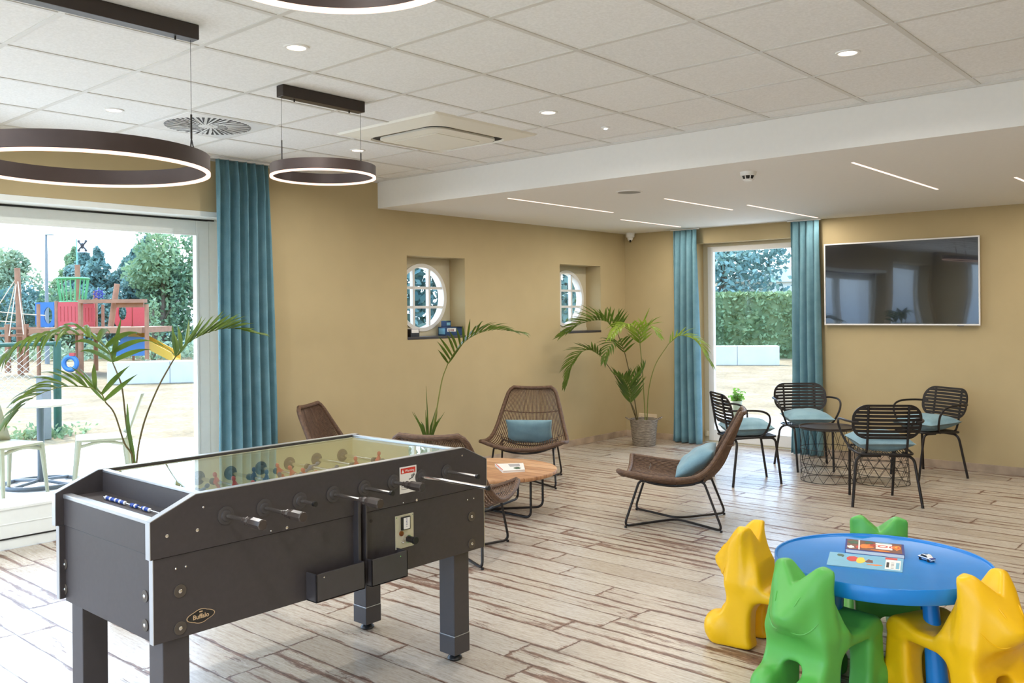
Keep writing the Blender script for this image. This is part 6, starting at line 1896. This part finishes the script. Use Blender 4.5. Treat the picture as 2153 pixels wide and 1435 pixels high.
# green fence with mesh, grey post, small shrub
t = empty('mesh_fence', (-12.57, 4.98, -.06), 0, 'low green post and rail fence with chain link mesh beyond the terrace', 'fence')
mb = MB(); mb.tube([(0, 0, 0), (0, 0, 1.27)], .05, 14); mb.build('post', M['fence_green'], t)
E1 = Vector((-.55, -2.6, 0))
mb = MB(); mb.tube([(0, 0, 1.24), Vector((0, 0, 1.24)) + E1], .03, 10); mb.build('top_rail', M['fence_green'], t)
mb = MB(); mb.tube([tuple(E1), E1 + Vector((0, 0, 1.27))], .05, 14); mb.build('post', M['fence_green'], t)
mb = MB(); n = 32; hgt = .62; z0 = .56
for k in range(-8, n):
    for s in (0, 1):
        a = k / n; b = (k + 8) / n
        if s: a, b = b, a
        pa, pb = E1 * a + Vector((0, 0, z0)), E1 * b + Vector((0, 0, z0 + hgt))
        if 0 <= a <= 1 and 0 <= b <= 1: mb.tube([pa, pb], .004, 4)
mb.build('chain_link', M['concrete'], t)
t = empty('grey_bollard', (-12.3, 4.70, -.06), 0, 'plain grey square post standing in front of the green fence', 'post')
mb = MB(); mb.box(-.095, .095, -.06, .06, 0, .80); mb.build('shaft', M['grey_post'], t, bevel=.01)
mb = MB(); mb.box(-.11, .11, -.07, .07, .80, .83); mb.build('cap', M['grey_post'], t, bevel=.005)
rnd = random.Random(77)
V, F = leaf_cloud(77, 420, lambda: (-12.5 + rnd.gauss(0, .16), 4.75 + rnd.gauss(0, .26), abs(rnd.gauss(0, .07)) - .05), .035)
me = bpy.data.meshes.new('weeds'); me.from_pydata(V.tolist(), [], F.tolist()); me.materials.append(M['tree_green']); me.update()
o = bpy.data.objects.new('weeds', me); C.objects.link(o); tag(o, 'tuft of weeds at the foot of the green fence post', 'weeds', kind='stuff')
rnd2 = random.Random(78)
def meadow():
    return (rnd2.uniform(-17, 4), rnd2.uniform(-1.2, 1.2), abs(rnd2.gauss(0, .28)))
V, F = leaf_cloud(78, 5000, meadow, .10)
V = np.array([tuple(SO + SX * v[0] + SD * (v[1] + 8.5) + Vector((0, 0, v[2]))) for v in V])
me = bpy.data.meshes.new('undergrowth'); me.from_pydata(V.tolist(), [], F.tolist()); me.materials.append(M['tree_pale']); me.update()
o = bpy.data.objects.new('undergrowth', me); C.objects.link(o); tag(o, 'low pale undergrowth along the foot of the trees behind the climbing ship', 'undergrowth', kind='stuff')

# terrace table and two chairs
t = empty('terrace_table', (-8.66, 3.28, 0), 0, 'round pale bistro table on a grey column with ring base on the terrace', 'table')
mb = MB(); mb.lathe([(0, .735), (.30, .735), (.312, .742), (.312, .752), (.30, .758), (0, .758)], 64); mb.build('tabletop', M['concrete'], t)
mb = MB(); mb.cyl((0, 0, .03), (0, 0, .735), .030, 20); mb.build('column', M['outdoor_grey'], t)
mb = MB(); K = 48; mb.tube([(.32 * math.cos(2 * PI * k / K), .32 * math.sin(2 * PI * k / K), .022) for k in range(K)], .020, 8, closed=True)
for k in range(4): a = PI / 2 * k + .4; mb.tube([(.04 * math.cos(a), .04 * math.sin(a), .045), (.32 * math.cos(a), .32 * math.sin(a), .025)], .016, 8)
mb.build('ring_base', M['outdoor_grey'], t)
TC = empty('terrace_chair', (-8.12, 3.60, 0), R(-112), 'cream resin terrace chair right of the bistro table', 'chair', 'cream terrace chairs')
mb = MB(); mb.prism(rrect(.43, .44, .05), .022, 'z', .44); mb.build('seat', M['outdoor_cream'], TC, bevel=.006)
mb = MB()
vv = []
for j in range(9):
    q = j / 8
    for i in range(9):
        u = -1 + 2 * i / 8; vv.append((-.20 - .13 * q - .03 * (1 - u * u), u * (.205 - .02 * q), .46 + .38 * q))
ff = [(j * 9 + i, j * 9 + i + 1, (j + 1) * 9 + i + 1, (j + 1) * 9 + i) for j in range(8) for i in range(8)]
mb.add(vv, ff, 0, True); b_ = mb.build('backrest', M['outdoor_cream'], TC); sd = b_.modifiers.new('t', 'SOLIDIFY'); sd.thickness = .014
for (sx, sy) in ((1, 1), (1, -1), (-1, 1), (-1, -1)):
    mb = MB(); mb.tube([(sx * .19, sy * .195, .445), (sx * .235, sy * .215, 0)], [.024, .014], 8); mb.build('leg', M['outdoor_cream'], TC)
mb = MB()
for s in (-1, 1):
    mb.tube(smooth_path([(.19, s * .20, .40), (0, s * .20, .435), (-.19, s * .20, .40)], 5), .016, 6); mb.tube(smooth_path([(s * .19, .20, .40), (s * .2, 0, .435), (s * .19, -.20, .40)], 5), .016, 6)
mb.build('apron', M['outdoor_cream'], TC)
dup(TC, (-8.30, 2.86, 0), R(20), 'cream resin terrace chair cut by the left edge of the photo')
# planter outside the door
t = empty('outdoor_planter', (-5.11, 9.98, 0), 0, 'slim cream planter with a small green plant just outside the glazed door', 'planter')
mb = MB(); mb.lathe([(0, 0), (.085, 0), (.085, .012), (.05, .03), (.055, .42), (.064, .43), (.064, .44), (.056, .44), (.054, .41), (0, .41)], 36); mb.build('pot', M['outdoor_cream'], t)
rnd = random.Random(9)
V, F = leaf_cloud(9, 260, lambda: (rnd.gauss(0, .034), rnd.gauss(0, .034), .42 + abs(rnd.gauss(0, .055)) + .02), .022)
me = bpy.data.meshes.new('foliage'); me.from_pydata(V.tolist(), [], F.tolist()); me.materials.append(leaf_mat('fresh_leaf', (96, 150, 44), (150, 190, 80), .4)); me.update()
o = bpy.data.objects.new('foliage', me); C.objects.link(o); o.parent = t
